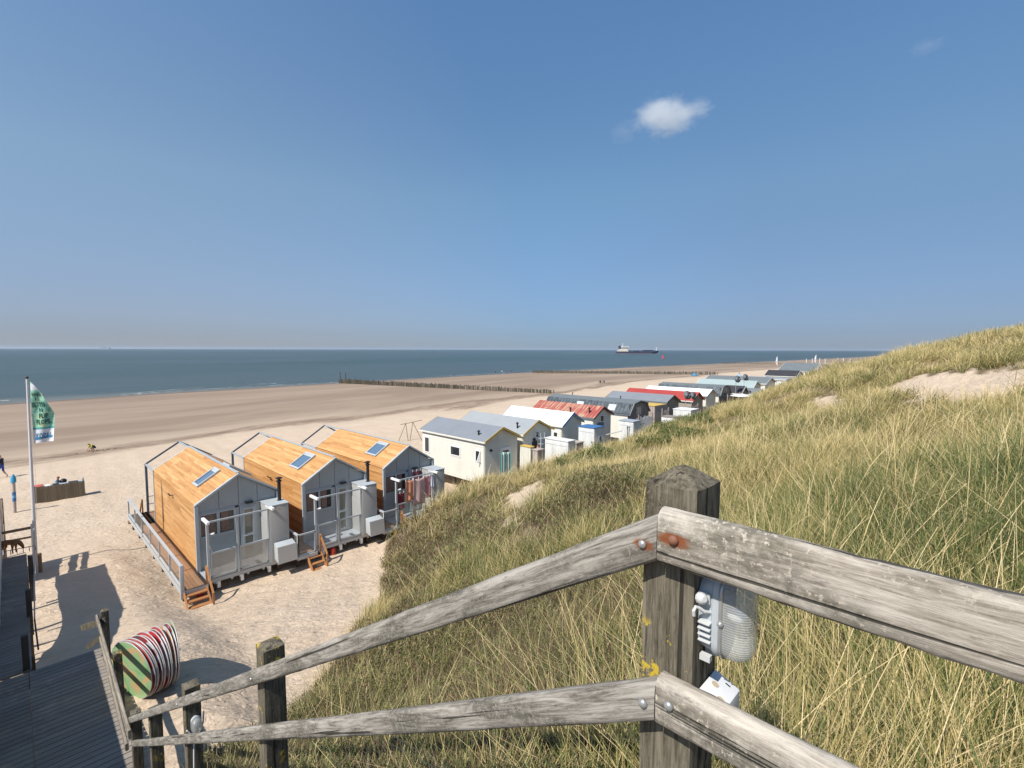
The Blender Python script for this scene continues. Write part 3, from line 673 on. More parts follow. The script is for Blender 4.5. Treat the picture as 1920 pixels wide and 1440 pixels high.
    p=[rq(X+1.75,23.2,.02),rq(X+2.6,23.2,.02),rq(X+2.6,24.1,.02),rq(X+1.75,24.1,.02)]; f.prism(p,rq(X+1.75,23.2,.09)-p[0]); P('skylight',f,M['lightgrey'])
    P('wall_light',MB().bar((X-.02,24.7,3.12),(X-.14,24.7,3.16),.03,.03).bar((X-.14,24.6,3.15),(X-.14,24.95,3.17),.05,.03),M['black'])
    # open frame at the sea side
    yo=yr+2.0
    mb=MB()
    for y in (yo,):
        for sgn in (-1,1):
            mb.bar((xm+sgn*(W/2),y,ze),(xm,y,zr),.06,.08,t=.1)
    P('sea_side_gable_frame',mb,M['darksteel'])
    P('sea_side_beam',MB().bar((xm,yr,zr-.02),(xm,yo,zr-.02),.07,.07),M['steel'])
    for sgn in (-1,1): P('sea_side_beam',MB().bar((xm+sgn*W/2,yr,ze-.03),(xm+sgn*W/2,yo,ze-.03),.06,.08),M['steel'])
    for sgn in (-1,1): P('sea_side_post',MB().box(xm+sgn*(W/2)-.05,xm+sgn*(W/2)+.05,yo-.05,yo+.05,zg,ze),M['darksteel'])
    mb=MB().planks((X-.8,yr,zd-.03),(1,0,0),(0,1,0),W+.8,2.3,.14,.04,5,.008); P('rear_deck',mb,M['deckwood'])
    mb=MB()
    for zz in (1.35,1.75): mb.bar((X-.0,yo+.0,zz),(X+W,yo,zz),.03,.03)
    P('rear_rail',mb,M['steel'])
    # side deck with rail on the left
    dk=P('side_deck',MB().planks((X-.80,yb-.42,zd-.03),(0,1,0),(1,0,0),yr+2.3-yb+.42,.78,.13,.04,3.5,.008),M['deckwood'])
    P('deck_edge',MB().box(X-.83,X-.80,yb-.44,yr+2.2,zd-.16,zd).box(X-.8,X,yb-.46,yb-.43,zd-.15,zd),M['lightgrey'],dk)
    for yy in np.arange(yb,yr+2,1.7): P('deck_support',MB().box(X-.72,X-.6,yy-.06,yy+.06,zg-.3,zd-.05),M['darkwood'],dk)
    y0,y1=yb-.40,yr+2.0
    if which>0: y1=yb+.55+.6
    rl=P('deck_rail',MB().box(X-.83,X-.75,y0,y1,1.76,1.82).box(X-.82,X-.76,y0,y1,.98,1.04),M['lightgrey'])
    ys=np.linspace(y0,y1,7 if which==0 else 2)
    for i,yy in enumerate(ys): P('rail_post',MB().box(X-.82,X-.76,yy-.03,yy+.03,zd-.1,1.76 if i else 1.80),M['lightgrey'],rl)
    P('pane',MB().box(X-.793,X-.787,y0+.04,y1-.04,1.04,1.76),M['clearpane'],rl)
    if which>0:
        P('gate_panel',MB().box(X-.80,X-.76,yb-.43,yb-.38,zd,1.8).box(X-.12,X-.07,yb-.43,yb-.38,zd,1.8).box(X-.8,X-.07,yb-.43,yb-.38,1.75,1.81).box(X-.8,X-.07,yb-.43,yb-.38,zd,.96),M['lightgrey'])
        P('pane',MB().box(X-.76,X-.12,yb-.41,yb-.40,.96,1.75),M['clearpane'])
    else:
        P('rail_end_post',MB().box(X-.86,X-.74,yb-.50,yb-.40,zd-.25,1.86),M['lightgrey'],bevel=.01)
    # water hose coil and gas bottle under the steps
    if which<2:
        P('gas_bottle',MB().lathe((X-.15 if which==0 else X+.9,yb+.1,zg-.05),[(.11,0),(.13,.03),(.13,.32),(.09,.38),(.03,.42)],12),M['redpaint'],smooth=True)
    return rt
M['curtain']=paint('dusky_curtain',(.26,.17,.13),.9,.15,6)
M['paledoorglass']=glassmat('door_glass',(.20,.20,.16))
M['boxgrey']=paint('light_grey_box',(.38,.38,.37),.5,.05,1.5)
M['pinknumber']=paint('faded_pink_lettering',(.50,.33,.31),.6,.05,3)
M['redpaint']=paint('red_paint',(.42,.04,.03),.45,.1,3)
CABX=(4.6,8.63,12.62)
CL=['honey timber cabin nearest the flagpole, with black stovepipe and milky porch screens','middle honey timber cabin with black stovepipe and clear porch screens','honey timber cabin with towels hanging in its porch, beside the cream hut']
for i,x in enumerate(CABX): make_cabin(x,CL[i],stove=i<2,which=i)
# timber steps
def steps(x0,x1,ytop,ztop,zb,n,label,hand=True,dirn=-1):
    run=.19*n; yb_=ytop+dirn*run
    rt=thing('wooden_steps',((x0+x1)/2,(ytop+yb_)/2,zb),label,'steps','timber steps of the cabins')
    for x in (x0,x1): obj('stringer',MB().bar((x,ytop,ztop-.04),(x,yb_,zb),.04,.15),M['stepwood'],rt)
    for i in range(n):
        f=(i+.6)/n; y=ytop+(yb_-ytop)*f; z=ztop+(zb-ztop)*f-.02
        obj('tread',MB().box(x0+.02,x1-.02,y-.09,y+.09,z-.02,z+.02),M['stepwood'],rt)
    if hand:
        h=obj('handrail',MB().bar((x1+.02,ytop+.05,ztop+.72),(x1+.02,yb_-.02,zb+.62),.06,.05),M['stepwood'],rt)
        obj('post',MB().box(x1-.01,x1+.05,yb_-.05,yb_+.01,zb-.05,zb+.6),M['stepwood'],h)
        obj('post',MB().box(x1-.01,x1+.05,ytop+.0,ytop+.06,ztop-.2,ztop+.7),M['stepwood'],h)
    return rt
steps(CABX[0]-.76,CABX[0]-.06,19.76,.86,.22,4,'orange timber steps up to the side deck of the cabin nearest the flagpole')
steps(CABX[1]-.42,CABX[1]+.16,19.85,.84,.25,3,'orange timber steps with slanting handrail between the first two cabins')
steps(CABX[2]-.30,CABX[2]+.22,19.9,.84,.27,3,'orange timber steps by the porch hung with towels')
steps(CABX[0]-.72,CABX[0]-.2,31.05,.86,.2,4,'timber steps at the sea end of the side deck on the left',True,1)
# ---- laundry in the third porch ----
def cloth(name,label,x0,x1,z0,z1,col,cat='towel',grp='washing hung in the cabin porch',y=20.10,amp=.03,seed=0,hem=.04):
    rg=random.Random(seed); nx_,nz=14,10; mb=MB(); vs=[]
    ph=[rg.uniform(0,6) for _ in range(3)]
    for j in range(nz+1):
        v=j/nz
        for i in range(nx_+1):
            u=i/nx_; sag=.045*math.sin(math.pi*u)*(1-v)
            xx=x0+(x1-x0)*(u+(.02*math.sin(5*v+ph[0]))) ; zz=z1-(z1-z0)*v-sag+hem*math.sin(u*3+ph[2])*v
            vs.append((xx,y+amp*(.3+v)*math.sin(u*9+ph[1]+v*1.3)-.05*v,zz))
    fs=[(j*(nx_+1)+i,j*(nx_+1)+i+1,(j+1)*(nx_+1)+i+1,(j+1)*(nx_+1)+i) for j in range(nz) for i in range(nx_)]
    mb.add(vs,fs,.5)
    o=top(name,mb,col,label,cat,grp,smooth=True)
    sm=o.modifiers.new('thick','SOLIDIFY'); sm.thickness=.008
    for u in (.05,.5,.95): obj('clothes_peg',MB().box(x0+(x1-x0)*u-.012,x0+(x1-x0)*u+.012,y-.02,y+.02,z1-.05,z1+.05),M['ropewhite'],o)
    return o
def fabric(n,c): return paint(n,c,.95,.12,9,bump=.3)
CX=CABX[2]
cloth('towel','orange towel on the washing rail of the far timber cabin',CX+.60,CX+1.05,1.92,2.96,fabric('orange_towel',(.62,.27,.16)),seed=1)
cloth('towel','long dusty pink towel, longest on the washing rail',CX+1.0,CX+1.70,1.62,2.97,fabric('dusty_pink_towel',(.52,.36,.34)),y=20.05,seed=2)
cloth('towel','dark rose towel beside the white one on the washing rail',CX+1.68,CX+2.12,1.9,2.98,fabric('rose_towel',(.48,.22,.23)),seed=3)
cloth('towel','short white and blue towel at the right end of the washing rail',CX+2.08,CX+2.26,2.35,2.98,fabric('white_towel',(.62,.66,.76)),seed=4)
cloth('towel','dark red cloth draped behind the wind screen in the far cabin porch',CX+.45,CX+.95,1.35,2.2,fabric('dark_red_cloth',(.22,.04,.05)),y=20.75,seed=5)
cloth('towel','patterned dark red cloth hung high by the door of the far cabin',CX+1.55,CX+2.1,2.6,3.12,fabric('maroon_cloth',(.16,.05,.06)),y=20.9,seed=6)
# someone sitting in that porch is hidden by the towels except for the bare foot and shin
# ---------------- the older beach huts ----------------
def hut(label,x0,x1,xr,zb,ze0,ze1,zr,roof,wall,trim,yf=21.2,yr=28,gx=None,siding=True,ribs=0,trimw=.10,windows=(),front=(),wallF=None,cat='beach hut',xr0=None,xoff=0,shift=0,side_clad=False,roofth=.07,oh=.18,under=.45):
    """gabled hut: x0,x1 wall sides, xr ridge, floor zb, eaves ze0/ze1, ridge zr; shift skews the rear end in x"""
    wall=M[wall] if isinstance(wall,str) else wall
    rt=thing('beach_hut',((x0+x1)/2,(yf+yr)/2,zb-under),label,cat,'older beach huts in a row below the dune')
    # walls body
    body=MB().prism([(x0,yf,zb),(x1,yf,zb),(x1,yf,ze1-.02),(xr,yf,zr-.05),(x0,yf,ze0-.02)],(shift,yr-yf,0))
    obj('wall',body,wallF or wall,rt)
    if siding:
        mb=MB(); n=int((ze0-zb)/.14)
        for i in range(n):
            z=zb+i*.14; mb.prism([(x0-.012,yf+.05,z),(x0-.030,yf+.05,z),(x0-.014,yf+.05,z+.136),(x0-.010,yf+.05,z+.136)],(shift,yr-yf-.1,0),t=random.random())
        obj('siding',mb,wall,rt)
        n=int((min(ze0,ze1)-zb)/.14); mb=MB()
        for i in range(n):
            z=zb+i*.14; mb.prism([(x0+.05,yf-.010,z),(x0+.05,yf-.022,z),(x0+.05,yf-.014,z+.136),(x0+.05,yf-.010,z+.136)],(x1-x0-.1,0,0))
        obj('siding',mb,wallF or wall,rt)
    r=[]
    for sgn,xe,zz in ((-1,x0,ze0),(1,x1,ze1)):
        s=(zr-zz)/abs(xr-xe); xo=xe+sgn*oh*.6; zo=zz-s*oh*.6
        p=[(xo,yf-oh,zo+.02),(xr,yf-oh,zr+.02),(xr+shift,yr+oh,zr+.02),(xo+shift,yr+oh,zo+.02)]
        rf=obj('roof',MB().prism(p,(0,0,roofth),t=.5),M[roof] if isinstance(roof,str) else roof,rt); r.append(rf)
        if ribs:
            mb=MB(); L=yr-yf+2*oh; n=int(L/ribs)
            for i in range(n+1):
                y=yf-oh+.02+i*(L-.04)/n; f=i/n*shift
                mb.bar((xo+f,y,zo+.02+roofth+.012),(xr+f,y,zr+.02+roofth+.012),ribs*.4,.028,up=(0,0,1),t=random.random())
            obj('rib',mb,M[roof],rf)
        if trim:
            for (y,sh) in ((yf-oh-.028,0),(yr+oh+.003,shift)):
                mb=MB().prism([(xo+sh,y,zo-.04),(xr+sh,y,zr-.04),(xr+sh,y,zr+.03+roofth),(xo+sh,y,zo+.03+roofth)],(0,.025,0))
                obj('bargeboard',mb,M[trim],rt)
    gm=MB().prism([(x0-oh*.6-.05,yf-oh,ze0-.10),(x0-oh*.6-.05,yf-oh,ze0+.0),(x0-oh*.6+.0,yf-oh,ze0+.0),(x0-oh*.6+.0,yf-oh,ze0-.10)],(shift,yr-yf+2*oh,0))
    obj('gutter',gm,M['cream'] if trim!='black' else M['darksteel'],rt)
    # side windows on the -x wall: (y, z, w, h)
    for (y,z,w,h) in windows:
        f=obj('window',MB().box(x0-.06,x0-.01,y-w/2-.08,y+w/2+.08,z-h/2-.08,z+h/2+.08),M['white'],rt)
        obj('pane',MB().box(x0-.068,x0-.061,y-w/2,y+w/2,z-h/2,z+h/2),M['glass'],f)
    # fittings on the front: (kind, x, z, w, h)
    for it in front:
        kd,x,z,w,h=it[:5]
        if kd=='window':
            f=obj('window',MB().box(x-w/2-.06,x+w/2+.06,yf-.05,yf-.005,z-h/2-.06,z+h/2+.06),M[it[5]] if len(it)>5 else M['white'],rt)
            obj('pane',MB().box(x-w/2,x+w/2,yf-.058,yf-.051,z-h/2,z+h/2),M['glass'],f)
        elif kd=='door':
            f=obj('door',MB().box(x-w/2-.07,x+w/2+.07,yf-.06,yf-.005,z,z+h+.07),M[it[5]] if len(it)>5 else M['white'],rt)
            obj('pane',MB().box(x-w/2+.12,x+w/2-.12,yf-.07,yf-.061,z+.35,z+h-.12),M['glass'],f)
            obj('handle',MB().bar((x-w/2+.05,yf-.11,z+h*.48),(x-w/2+.17,yf-.11,z+h*.48),.025,.025),M['steel'],f)
        elif kd=='shade_panel':
            obj('doorway',MB().box(x-w/2,x+w/2,yf-.03,yf-.024,z,z+h),M['black'],rt)  # thin black sheet on the solid wall, painted as the shade inside an open door
        elif kd=='lamp':
            obj('wall_lamp',MB().lathe((x,yf-.02,z),[(w/2,0),(w/2,.06),(w/3,.10)],12,(0,-1,0)),M['black'],rt)
    if under>.3:
        for yy in np.linspace(yf+.3,yr-.3,5): obj('footing',MB().box(x0+.16,x0+.34,yy-.09,yy+.09,zb-under-.3,zb-.1),M['darkwood'],rt)
        obj('floor_frame',MB().box(x0-.02,x1+.02,yf-.02,yr+.02,zb-.16,zb-.01),M['cream'],rt)
    return rt
def shed(label,x0,x1,y0,y1,zb,zt,mat,group='storage sheds beside the huts',doors=True,lid='whitewood',slope=0,boards=.12):
    """board shed; the sunlit side is its -x face"""
    rt=thing('storage_shed',((x0+x1)/2,(y0+y1)/2,zb),label,'shed',group)
    obj('wall',MB().box(x0+.02,x1-.02,y0+.02,y1-.02,zb,zt-.02),M[mat],rt)
    mb=MB().planks((x0,y0,zb),(0,0,1),(0,1,0),zt-zb,y1-y0,boards*1.5,.03,9,.018)
    mb.planks((x0,y0,zb),(0,0,1),(1,0,0),zt-zb,x1-x0,boards,.03,9,.008); obj('boarding',mb,M[mat],rt)
    obj('roof',MB().prism([(x0-.05,y0-.05,zt+.0),(x1+.05,y0-.05,zt+slope),(x1+.05,y1+.05,zt+slope),(x0-.05,y1+.05,zt)],(0,0,.05)),M[lid],rt)
    if doors:
        ym=(y0+y1)/2
        for a,b in ((y0+.06,ym-.005),(ym+.005,y1-.06)):
            d=obj('door',MB().box(x0-.045,x0-.018,a,b,zb+.08,zt-.12),M[mat],rt)
            yy=b-.08 if a<ym-.3 else a+.08
            obj('handle',MB().lathe((x0-.05,yy,(zb+zt)/2),[(.035,0),(.035,.04)],8,(-1,0,0)),M['black'],d)
        obj('hinge',MB().box(x0-.052,x0-.046,y0+.08,y1-.08,zt-.32,zt-.29),M['steel'],rt)
    return rt
def vent(x,y,z,label,r=.09,h=.3):
    t_=thing('roof_vent',(x,y,z),label,'vent','vents and flues on the hut roofs')
    obj('pipe',MB().lathe((x,y,z),[(r*.6,0),(r*.6,h)],10),M['black'],t_); obj('cap',MB().lathe((x,y,z+h),[(r,0),(r*1.2,.03),(r*.4,.10)],10),M['black'],t_)
def dish(c,axis,r,label):
    t_=thing('satellite_dish',c,label,'satellite dish','satellite dishes by the huts'); c=Vector(c); ax=Vector(axis).normalized()
    obj('reflector',MB().lathe(c,[(r,.10),(r*.8,.045),(r*.4,.01),(.02,0),(.02,-.02),(r*.4,-.01),(r*.8,.025),(r,.085)],20,ax),M['dish'],t_,smooth=True)
    obj('feed_arm',MB().tube([c-Vector((0,0,r*.9))+ax*.1,c+ax*.45+Vector((0,0,-.08))],.015,6).obox(c+ax*.47+Vector((0,0,-.06)),(.03,0,0),(0,.03,0),(0,0,.05)),M['steel'],t_)
    obj('mast',MB().tube([c-ax*.03,c-ax*.15-Vector((0,0,.1)),c-ax*.15-Vector((0,0,1.9))],.022,8),M['steel'],t_)
M['dish']=paint('dark_grey_dish',(.14,.15,.16),.5,.1,3)
M['greytimber']=paint('grey_weathered_boards',(.25,.215,.19),.8,.2,3,streak=True,bump=.3)
M['paletimber']=paint('pale_weathered_boards',(.42,.36,.31),.8,.15,3,streak=True,bump=.3)
M['brick']=paint('drab_stone_render',(.33,.29,.235),.8,.15,4)
Z=lambda x,y: float(ground(x,y))
# nearest cream hut
h4=hut('cream clapboard hut with grey roof and yellow bargeboard, nearest the timber cabins',19.50,22.35,20.92,1.42,3.90,3.90,4.56,'greyroof','cream','yellow',yr=27.5,
   windows=((26.9,2.95,.42,.95),(23.9,2.95,.85,.5),(21.75,2.95,.32,.6)),front=(('door',21.25,1.5,.75,1.75),('lamp',20.0,3.3,.16,.16)))
obj('casement',MB().prism([(19.42,21.5,2.6),(19.42,21.5,3.3),(19.22,21.6,2.58),(19.22,21.6,2.62)],(0,.03,0)),M['white'],h4)
obj('skirting',MB().box(19.52,22.3,21.25,27.4,1.28,1.41),M['paletimber'],h4)
vent(19.85,22.1,4.05,'small black vent on the grey roof of the nearest cream hut')
h5=hut('cream hut with pale grey roof, yellow gable trim and open dark doorway',22.85,25.75,24.26,1.5,3.92,3.95,4.66,'palegreyroof','cream','yellow',yr=27.7,
   front=(('window',24.25,3.75,.22,.3),('shade_panel',24.0,1.5,.5,1.85),('lamp',23.95,3.45,.22,.2)),windows=((26.5,3.0,.5,.6),))
vent(23.2,22.0,4.2,'small black vent on the pale grey roof with yellow trim')
h6=hut('white hut with bright white roof and blue bargeboards',26.9,29.25,28.09,1.6,4.02,4.1,4.80,'whiteroof','cream','blue',yr=27.1,
   windows=((25.2,3.2,.45,1.2),(23.9,3.2,.5,1.2),(22.8,3.3,.3,.4),(21.7,3.3,.3,.4)))
vent(28.1,21.35,4.9,'black flue on the ridge of the white roof',.09,.25)
h7=hut('cream hut with faded red and yellow corrugated roof',30.75,33.2,31.95,1.7,4.2,4.3,4.92,'fadedred','cream','black',yr=27.4,ribs=.26,
   front=(('window',31.9,4.05,.4,.42),('door',31.7,1.9,.7,1.8,'darksteel')))
vent(31.1,21.8,4.5,'black mushroom flue on the faded red roof',.09,.34)
# sheds at the landward side
shed('tall white double door shed with blue fascia board',27.55,28.7,18.9,20.2,1.0,4.02,'whitewood',lid='blue',doors=True)
o=MB(); c=(28.2,18.85,3.0)
o.tube([(c[0]+.16*math.cos(a),18.86,c[2]+.42*math.sin(a)) for a in np.linspace(0,2*math.pi,22)],.04,6,cap=False); top('oval_ring',o,M['darksteel'],'dark oval ring hung on the end of the blue topped shed','ring')
shed('white painted shed with two worn double doors, left of the brown board shed',24.4,25.1,18.7,20.6,1.0,3.55,'whitewood')
shed('brown weathered board shed against the white double door shed',25.15,25.9,18.6,19.3,1.0,3.35,'paletimber',doors=False,lid='paletimber')
shed('small cream lean-to with flat roof between the two yellow trimmed huts',22.5,22.8,20.2,21.1,1.2,3.25,'cream',doors=False,lid='yellow')
shed('pale grey slatted locker in front of the cream lean-to',22.6,23.2,19.7,20.1,1.1,3.1,'paletimber',doors=False,lid='paletimber')
shed('white shed standing before the faded red roofed hut',32.2,33.2,18.6,19.8,1.4,4.0,'whitewood',doors=True,lid='steel')
shed('white board shed behind the grass, left of the big slate roofed hut gate',38.6,39.7,18.2,19.6,1.6,3.7,'whitewood',doors=True,lid='greytimber')
shed('white board shed with bright roof in front of the grey roofed hut',41.2,42.8,18.2,19.8,1.9,4.1,'whitewood',doors=False,lid='white')
shed('yellowed felt roof lean-to beside the grey roofed hut',40.0,42.2,21.0,22.8,1.7,4.35,'paletimber',doors=False,lid='yellow')
# ladder / shelving stack and beige striped windbreak
ld=thing('shelf_rack',(24.15,20.9,1.5),'grey open shelf rack standing beside the dark doorway','shelf rack')
obj('frame',MB().box(24.08,24.12,20.7,20.75,1.5,3.9).box(24.45,24.49,20.7,20.75,1.5,3.9),M['steel'],ld)
for i in range(6): obj('shelf',MB().box(24.12,24.45,20.68,20.95,1.7+i*.36,1.74+i*.36),M['steel'],ld)
k=NT('teal_stripes'); st=k.math('FRACT',k.math('MULTIPLY',k.n('SeparateXYZ').outputs[0],1.)); sp=[q for q in k.t.nodes if q.type=='SEPXYZ'][0]
k.l(k.pos((8.5,1,1)),sp.inputs[0]); M['stripes']=k.fin(k.ramp(st,[(.0,(.10,.30,.27)),(.48,(.10,.30,.27)),(.52,(.72,.76,.72)),(1,(.72,.76,.72))]),.9)
ca=atY(937,849,20.5); cb_=atY(955,847,20.5); cz_=float(atY(945,893,20.5)[2]); mb=MB(); n_=26; vs=[]
for j in range(6):
    for i in range(n_+1):
        u=i/n_; zt_=ca[2]*(1-u)+cb_[2]*u; vs.append((ca[0]*(1-u)+cb_[0]*u,20.5-.1*u+.05*math.sin(u*30),zt_+(cz_-zt_)*j/5+.03*math.sin(u*26)*(j==0)))
mb.add(vs,[(j*(n_+1)+i,j*(n_+1)+i+1,(j+1)*(n_+1)+i+1,(j+1)*(n_+1)+i) for j in range(5) for i in range(n_)],.5)
top('windbreak_cloth',mb,M['stripes'],'teal and white striped windbreak in front of the nearest cream hut','windbreak',smooth=True)
# big slate roofed hut (gambrel)
def gambrel(label,x0,x1,zb,ze,zk,zr,yf,yr,roof,wall,inset=.55,shift=0,skyl=()):
    xm=(x0+x1)/2; rt=thing('beach_hut',(xm,(yf+yr)/2,zb-.4),label,'beach hut','older beach huts in a row below the dune')
    prof=[(x0,ze),(x0+inset,zk),(xm,zr),(x1-inset,zk),(x1,ze)]
    obj('wall',MB().prism([(x0,yf,zb),(x1,yf,zb)]+[(a,yf,b-.04) for a,b in prof[::-1]],(shift,yr-yf,0)),M['greytimber'],rt)
    obj('boarding',MB().planks((x0+.1,yf-.02,zb),(0,0,1),(1,0,0),zk-zb,x1-x0-.2,.16,.03,9,.012),M['greytimber'],rt)
    obj('side_wall',MB().box(x0-.03,x0+.01,yf,yr,zb,ze-.05),M['cream'],rt)
    for i in range(4):
        (xa,za),(xb,zb2)=prof[i],prof[i+1]
        ext=.18 if i in (0,) else 0
        rf=obj('roof',MB().prism([(xa,yf-.2,za),(xb,yf-.2,zb2),(xb+shift,yr+.2,zb2),(xa+shift,yr+.2,za)],(0,0,.06)),M['tiles'] if i in (0,) else M[roof],rt)
        if i==0:
            mb=MB(); L=yr-yf+.4; nr=4; nt=int(L/.34); d=Vector((xb-xa,0,zb2-za)); nn=Vector((-(zb2-za),0,xb-xa)).normalized()
            for a in range(nr):
                for b in range(nt):
                    p=Vector((xa,yf-.2,za+.06))+d*((a+.5)/nr)+Vector((0,L*(b+.5)/nt,0)); f=shift*(b/nt)
                    mb.obox(p+nn*.03+Vector((f,0,0)),d/nr*.5,(0,L/nt*.40,0),nn*.02,random.random())
            obj('tile_field',mb,M['tiles'],rf)
            for (yy,w_) in skyl:
                for kk in (0,1):
                    c=Vector((xa,yy,za))+d*.5+nn*(.10+.02*kk)
                    obj('skylight' if kk==0 else 'skylight_pane',MB().obox(c,d*(.30-.05*kk),(0,w_/2-.06*kk,0),nn*.03),M['lightgrey'] if kk==0 else M['skyglass2'],rt)
    obj('edge_trim',MB().prism([(x0-.03,yf-.23,ze-.05),(x0-.03,yf-.23,ze+.1),(x0+inset,yf-.23,zk+.1),(x0+inset+.06,yf-.23,zk)],(0,.03,0)),M['lightgrey'],rt)
    obj('gutter',MB().box(x0-.12,x0-.03,yf-.2,yr+.2,ze-.06,ze+.04),M['darksteel'],rt)
    w=obj('window',MB().box(xm-.5,xm+.35,yf-.08,yf-.04,zk-1.0,zk-.25),M['paletimber'],rt); obj('pane',MB().box(xm-.4,xm+.25,yf-.088,yf-.081,zk-.9,zk-.35),M['glass'],w)
    return rt
M['skyglass2']=paint('pale_skylight',(.55,.62,.64),.2,.05,3)
gambrel('large hut with dark slate tiled roof, two pale skylights and weathered board gable',35.8,39.3,1.9,3.95,4.78,5.0,21.2,30.2,'slateroof','greytimber',.62,0,((26.3,.75),(22.9,.75)))
vent(37.55,23.0,5.0,'short black pipe near the landward end of the slate ridge',.06,.25); vent(37.55,28.3,5.0,'short black pipe near the sea end of the slate ridge',.06,.22)
hut('hut with smooth blue-grey roof and drab gable, left of the red roof',42.6,45.2,43.9,2.0,4.5,4.4,5.02,'greyroof','brick','black',yr=27.6,siding=False)
hut('hut with plain red roof and drab gable, between the grey and the pale roof',48.2,50.9,49.55,2.0,4.2,4.15,4.95,'redroof','brick','redroof',yr=29,siding=False,ribs=0)
hut('low hut with white roof directly behind the red roof',51.7,54.3,53.0,2.1,4.45,4.4,5.05,'whiteroof','cream','black',yr=28.5,siding=False)
gambrel('hut with long slate roof and dark gable near two satellite dishes',55.2,58.6,2.2,4.3,5.15,5.35,21.2,28.6,'slateroof','greytimber',.6)
hut('small dark roofed hut with white gable edges behind the satellite dishes',59.6,62.0,60.8,2.2,4.3,4.3,5.05,'blackroof','greytimber','white',yf=20.4,yr=24.5,siding=False)
hut('low white hut with small slate gable beside the dark roofed hut',63.0,65.2,64.1,2.2,4.0,4.0,4.6,'slateroof','whitewood','white',yf=19.6,yr=24.0,siding=False)
hut('long hut with pale green sheet roof and white gable edge',66.0,69.4,67.4,2.4,4.5,4.6,5.32,'greenroof','cream','white',yr=28.4,siding=False)
hut('hut with plain slate grey roof beyond the pale green roof',71.2,75.6,73.4,2.4,4.85,4.85,5.55,'slateroof','cream','white',yr=29.5,siding=False)
hut('low white beach pavilion with flat pale roof before the black roof',80.5,84.4,82.4,2.6,5.0,5.0,5.15,'palegreyroof','whitewood','white',yr=27,siding=False)
hut('hut with black felt roof and white walls, next to the big grey roof',86.0,90.2,88.0,2.9,5.25,5.25,6.05,'blackroof','whitewood','white',yr=25.6,siding=False,cat='beach hut')
hut('big beach pavilion with broad slate grey roof, farthest of the row',117,150,122,3.0,4.9,4.9,6.5,'slateroof','whitewood','white',yf=25.5,yr=32.2,siding=False,cat='pavilion')
dish((44.1,19.9,5.15),(-.5,-1,.35),.42,'dark satellite dish left of a pair, before the grey roofed hut')
dish((45.4,19.9,5.0),(-.3,-1,.35),.40,'dark satellite dish right of a pair, before the red roof')
dish((58.9,20.6,6.0),(-.6,-1,.35),.42,'satellite dish standing left above the dark roofed hut')
dish((61.6,20.6,6.1),(-.5,-1,.35),.42,'satellite dish standing right above the dark roofed hut')
t_=thing('rotary_dryer',(57.2,19.4,2.6),'white folded parasol frame by the dark roofed hut','dryer')
obj('pole',MB().tube([(57.2,19.4,2.4),(57.2,19.4,4.5)],.03,8),M['steel'],t_)
obj('canopy',MB().lathe((57.2,19.4,4.25),[(1.3,0),(.9,.12),(.3,.2),(.04,.26)],8),M['white'],t_)
# slatted board fences and posts between the sheds and the dune
def fence(label,x0,x1,y,zb,h,mat,gap=.03,y1=None):
    t=thing('board_fence',((x0+x1)/2,y,zb),label,'fence','board fences by the huts'); n=max(2,int((x1-x0)/.16)); mb=MB()
    for i in range(n):
        a=x0+(x1-x0)*i/n; yy=y+((y1 or y)-y)*i/n; mb.box(a,a+(x1-x0)/n-gap,yy-.012,yy+.012,zb,zb+h*random.uniform(.93,1.04),random.random())
    obj('boards',mb,M[mat],t); obj('rail',MB().bar((x0,y+.03,zb+h*.75),(x1,(y1 or y)+.03,zb+h*.75),.04,.08),M[mat],t)
    for x in (x0,x1): obj('post',MB().box(x-.05,x+.05,(y if x==x0 else (y1 or y))-.05,(y if x==x0 else (y1 or y))+.05,zb-.4,zb+h*1.1),M['greytimber'],t)
fence('weathered grey board fence between the faded red hut and the white shed',33.5,35.6,20.2,1.5,2.1,'greytimber')
fence('white board fence beside the slate roofed hut',36.0,38.3,20.3,1.6,2.2,'whitewood')
fence('pale brown board fence in front of the grey roofed hut',39.9,41.1,20.2,1.7,2.3,'paletimber')
fence('bleached board fence between the white shed and the red roofed hut',43.0,47.6,20.3,1.8,2.1,'paletimber')
fence('grey slatted fence before the dark roofed hut with two dishes',55.4,59.2,20.3,2.2,2.1,'greytimber')
for i,(a,b,c_,lab) in enumerate(((30.2,19.2,3.4,'white horizontal pole sticking out beside the blue topped shed'),(33.0,18.9,3.7,'thin grey pole running from the white shed toward the dune'))):
    t=thing('projecting_pole',(a,b,c_),lab,'pole'); obj('pole',MB().tube([(a-1.2,b,c_-.1),(a+.9,b-.3,c_+.05)],.035,6),M['ropewhite' if i==0 else 'darksteel'],t); obj('post',MB().tube([(a-1.1,b,c_-1.9),(a-1.1,b,c_+.02)],.04,6),M['darksteel'],t)
# clothes-line frame on the sand
t_=thing('swing_frame',(16.9,31.5,.3),'thin brown metal frame with two pairs of splayed legs beside the cream hut','frame')
Dp=float((at(768,835,0)-O)@CF)
q=lambda x,y,D=Dp: tuple(atd(x,y,D))
obj('crossbar',MB().tube([q(751,796),q(770,792.5),q(791,787.5)],.035,6),M['brownwood'],t_)
for a,b in (((760.6,793.8),(746,831)),((760.6,793.8),(767,838)),((774,791.5),(767,838)),((774,791.5),(791,826))):
    obj('leg',MB().tube([q(*a),q(*b)],.03,6),M['brownwood'],t_)
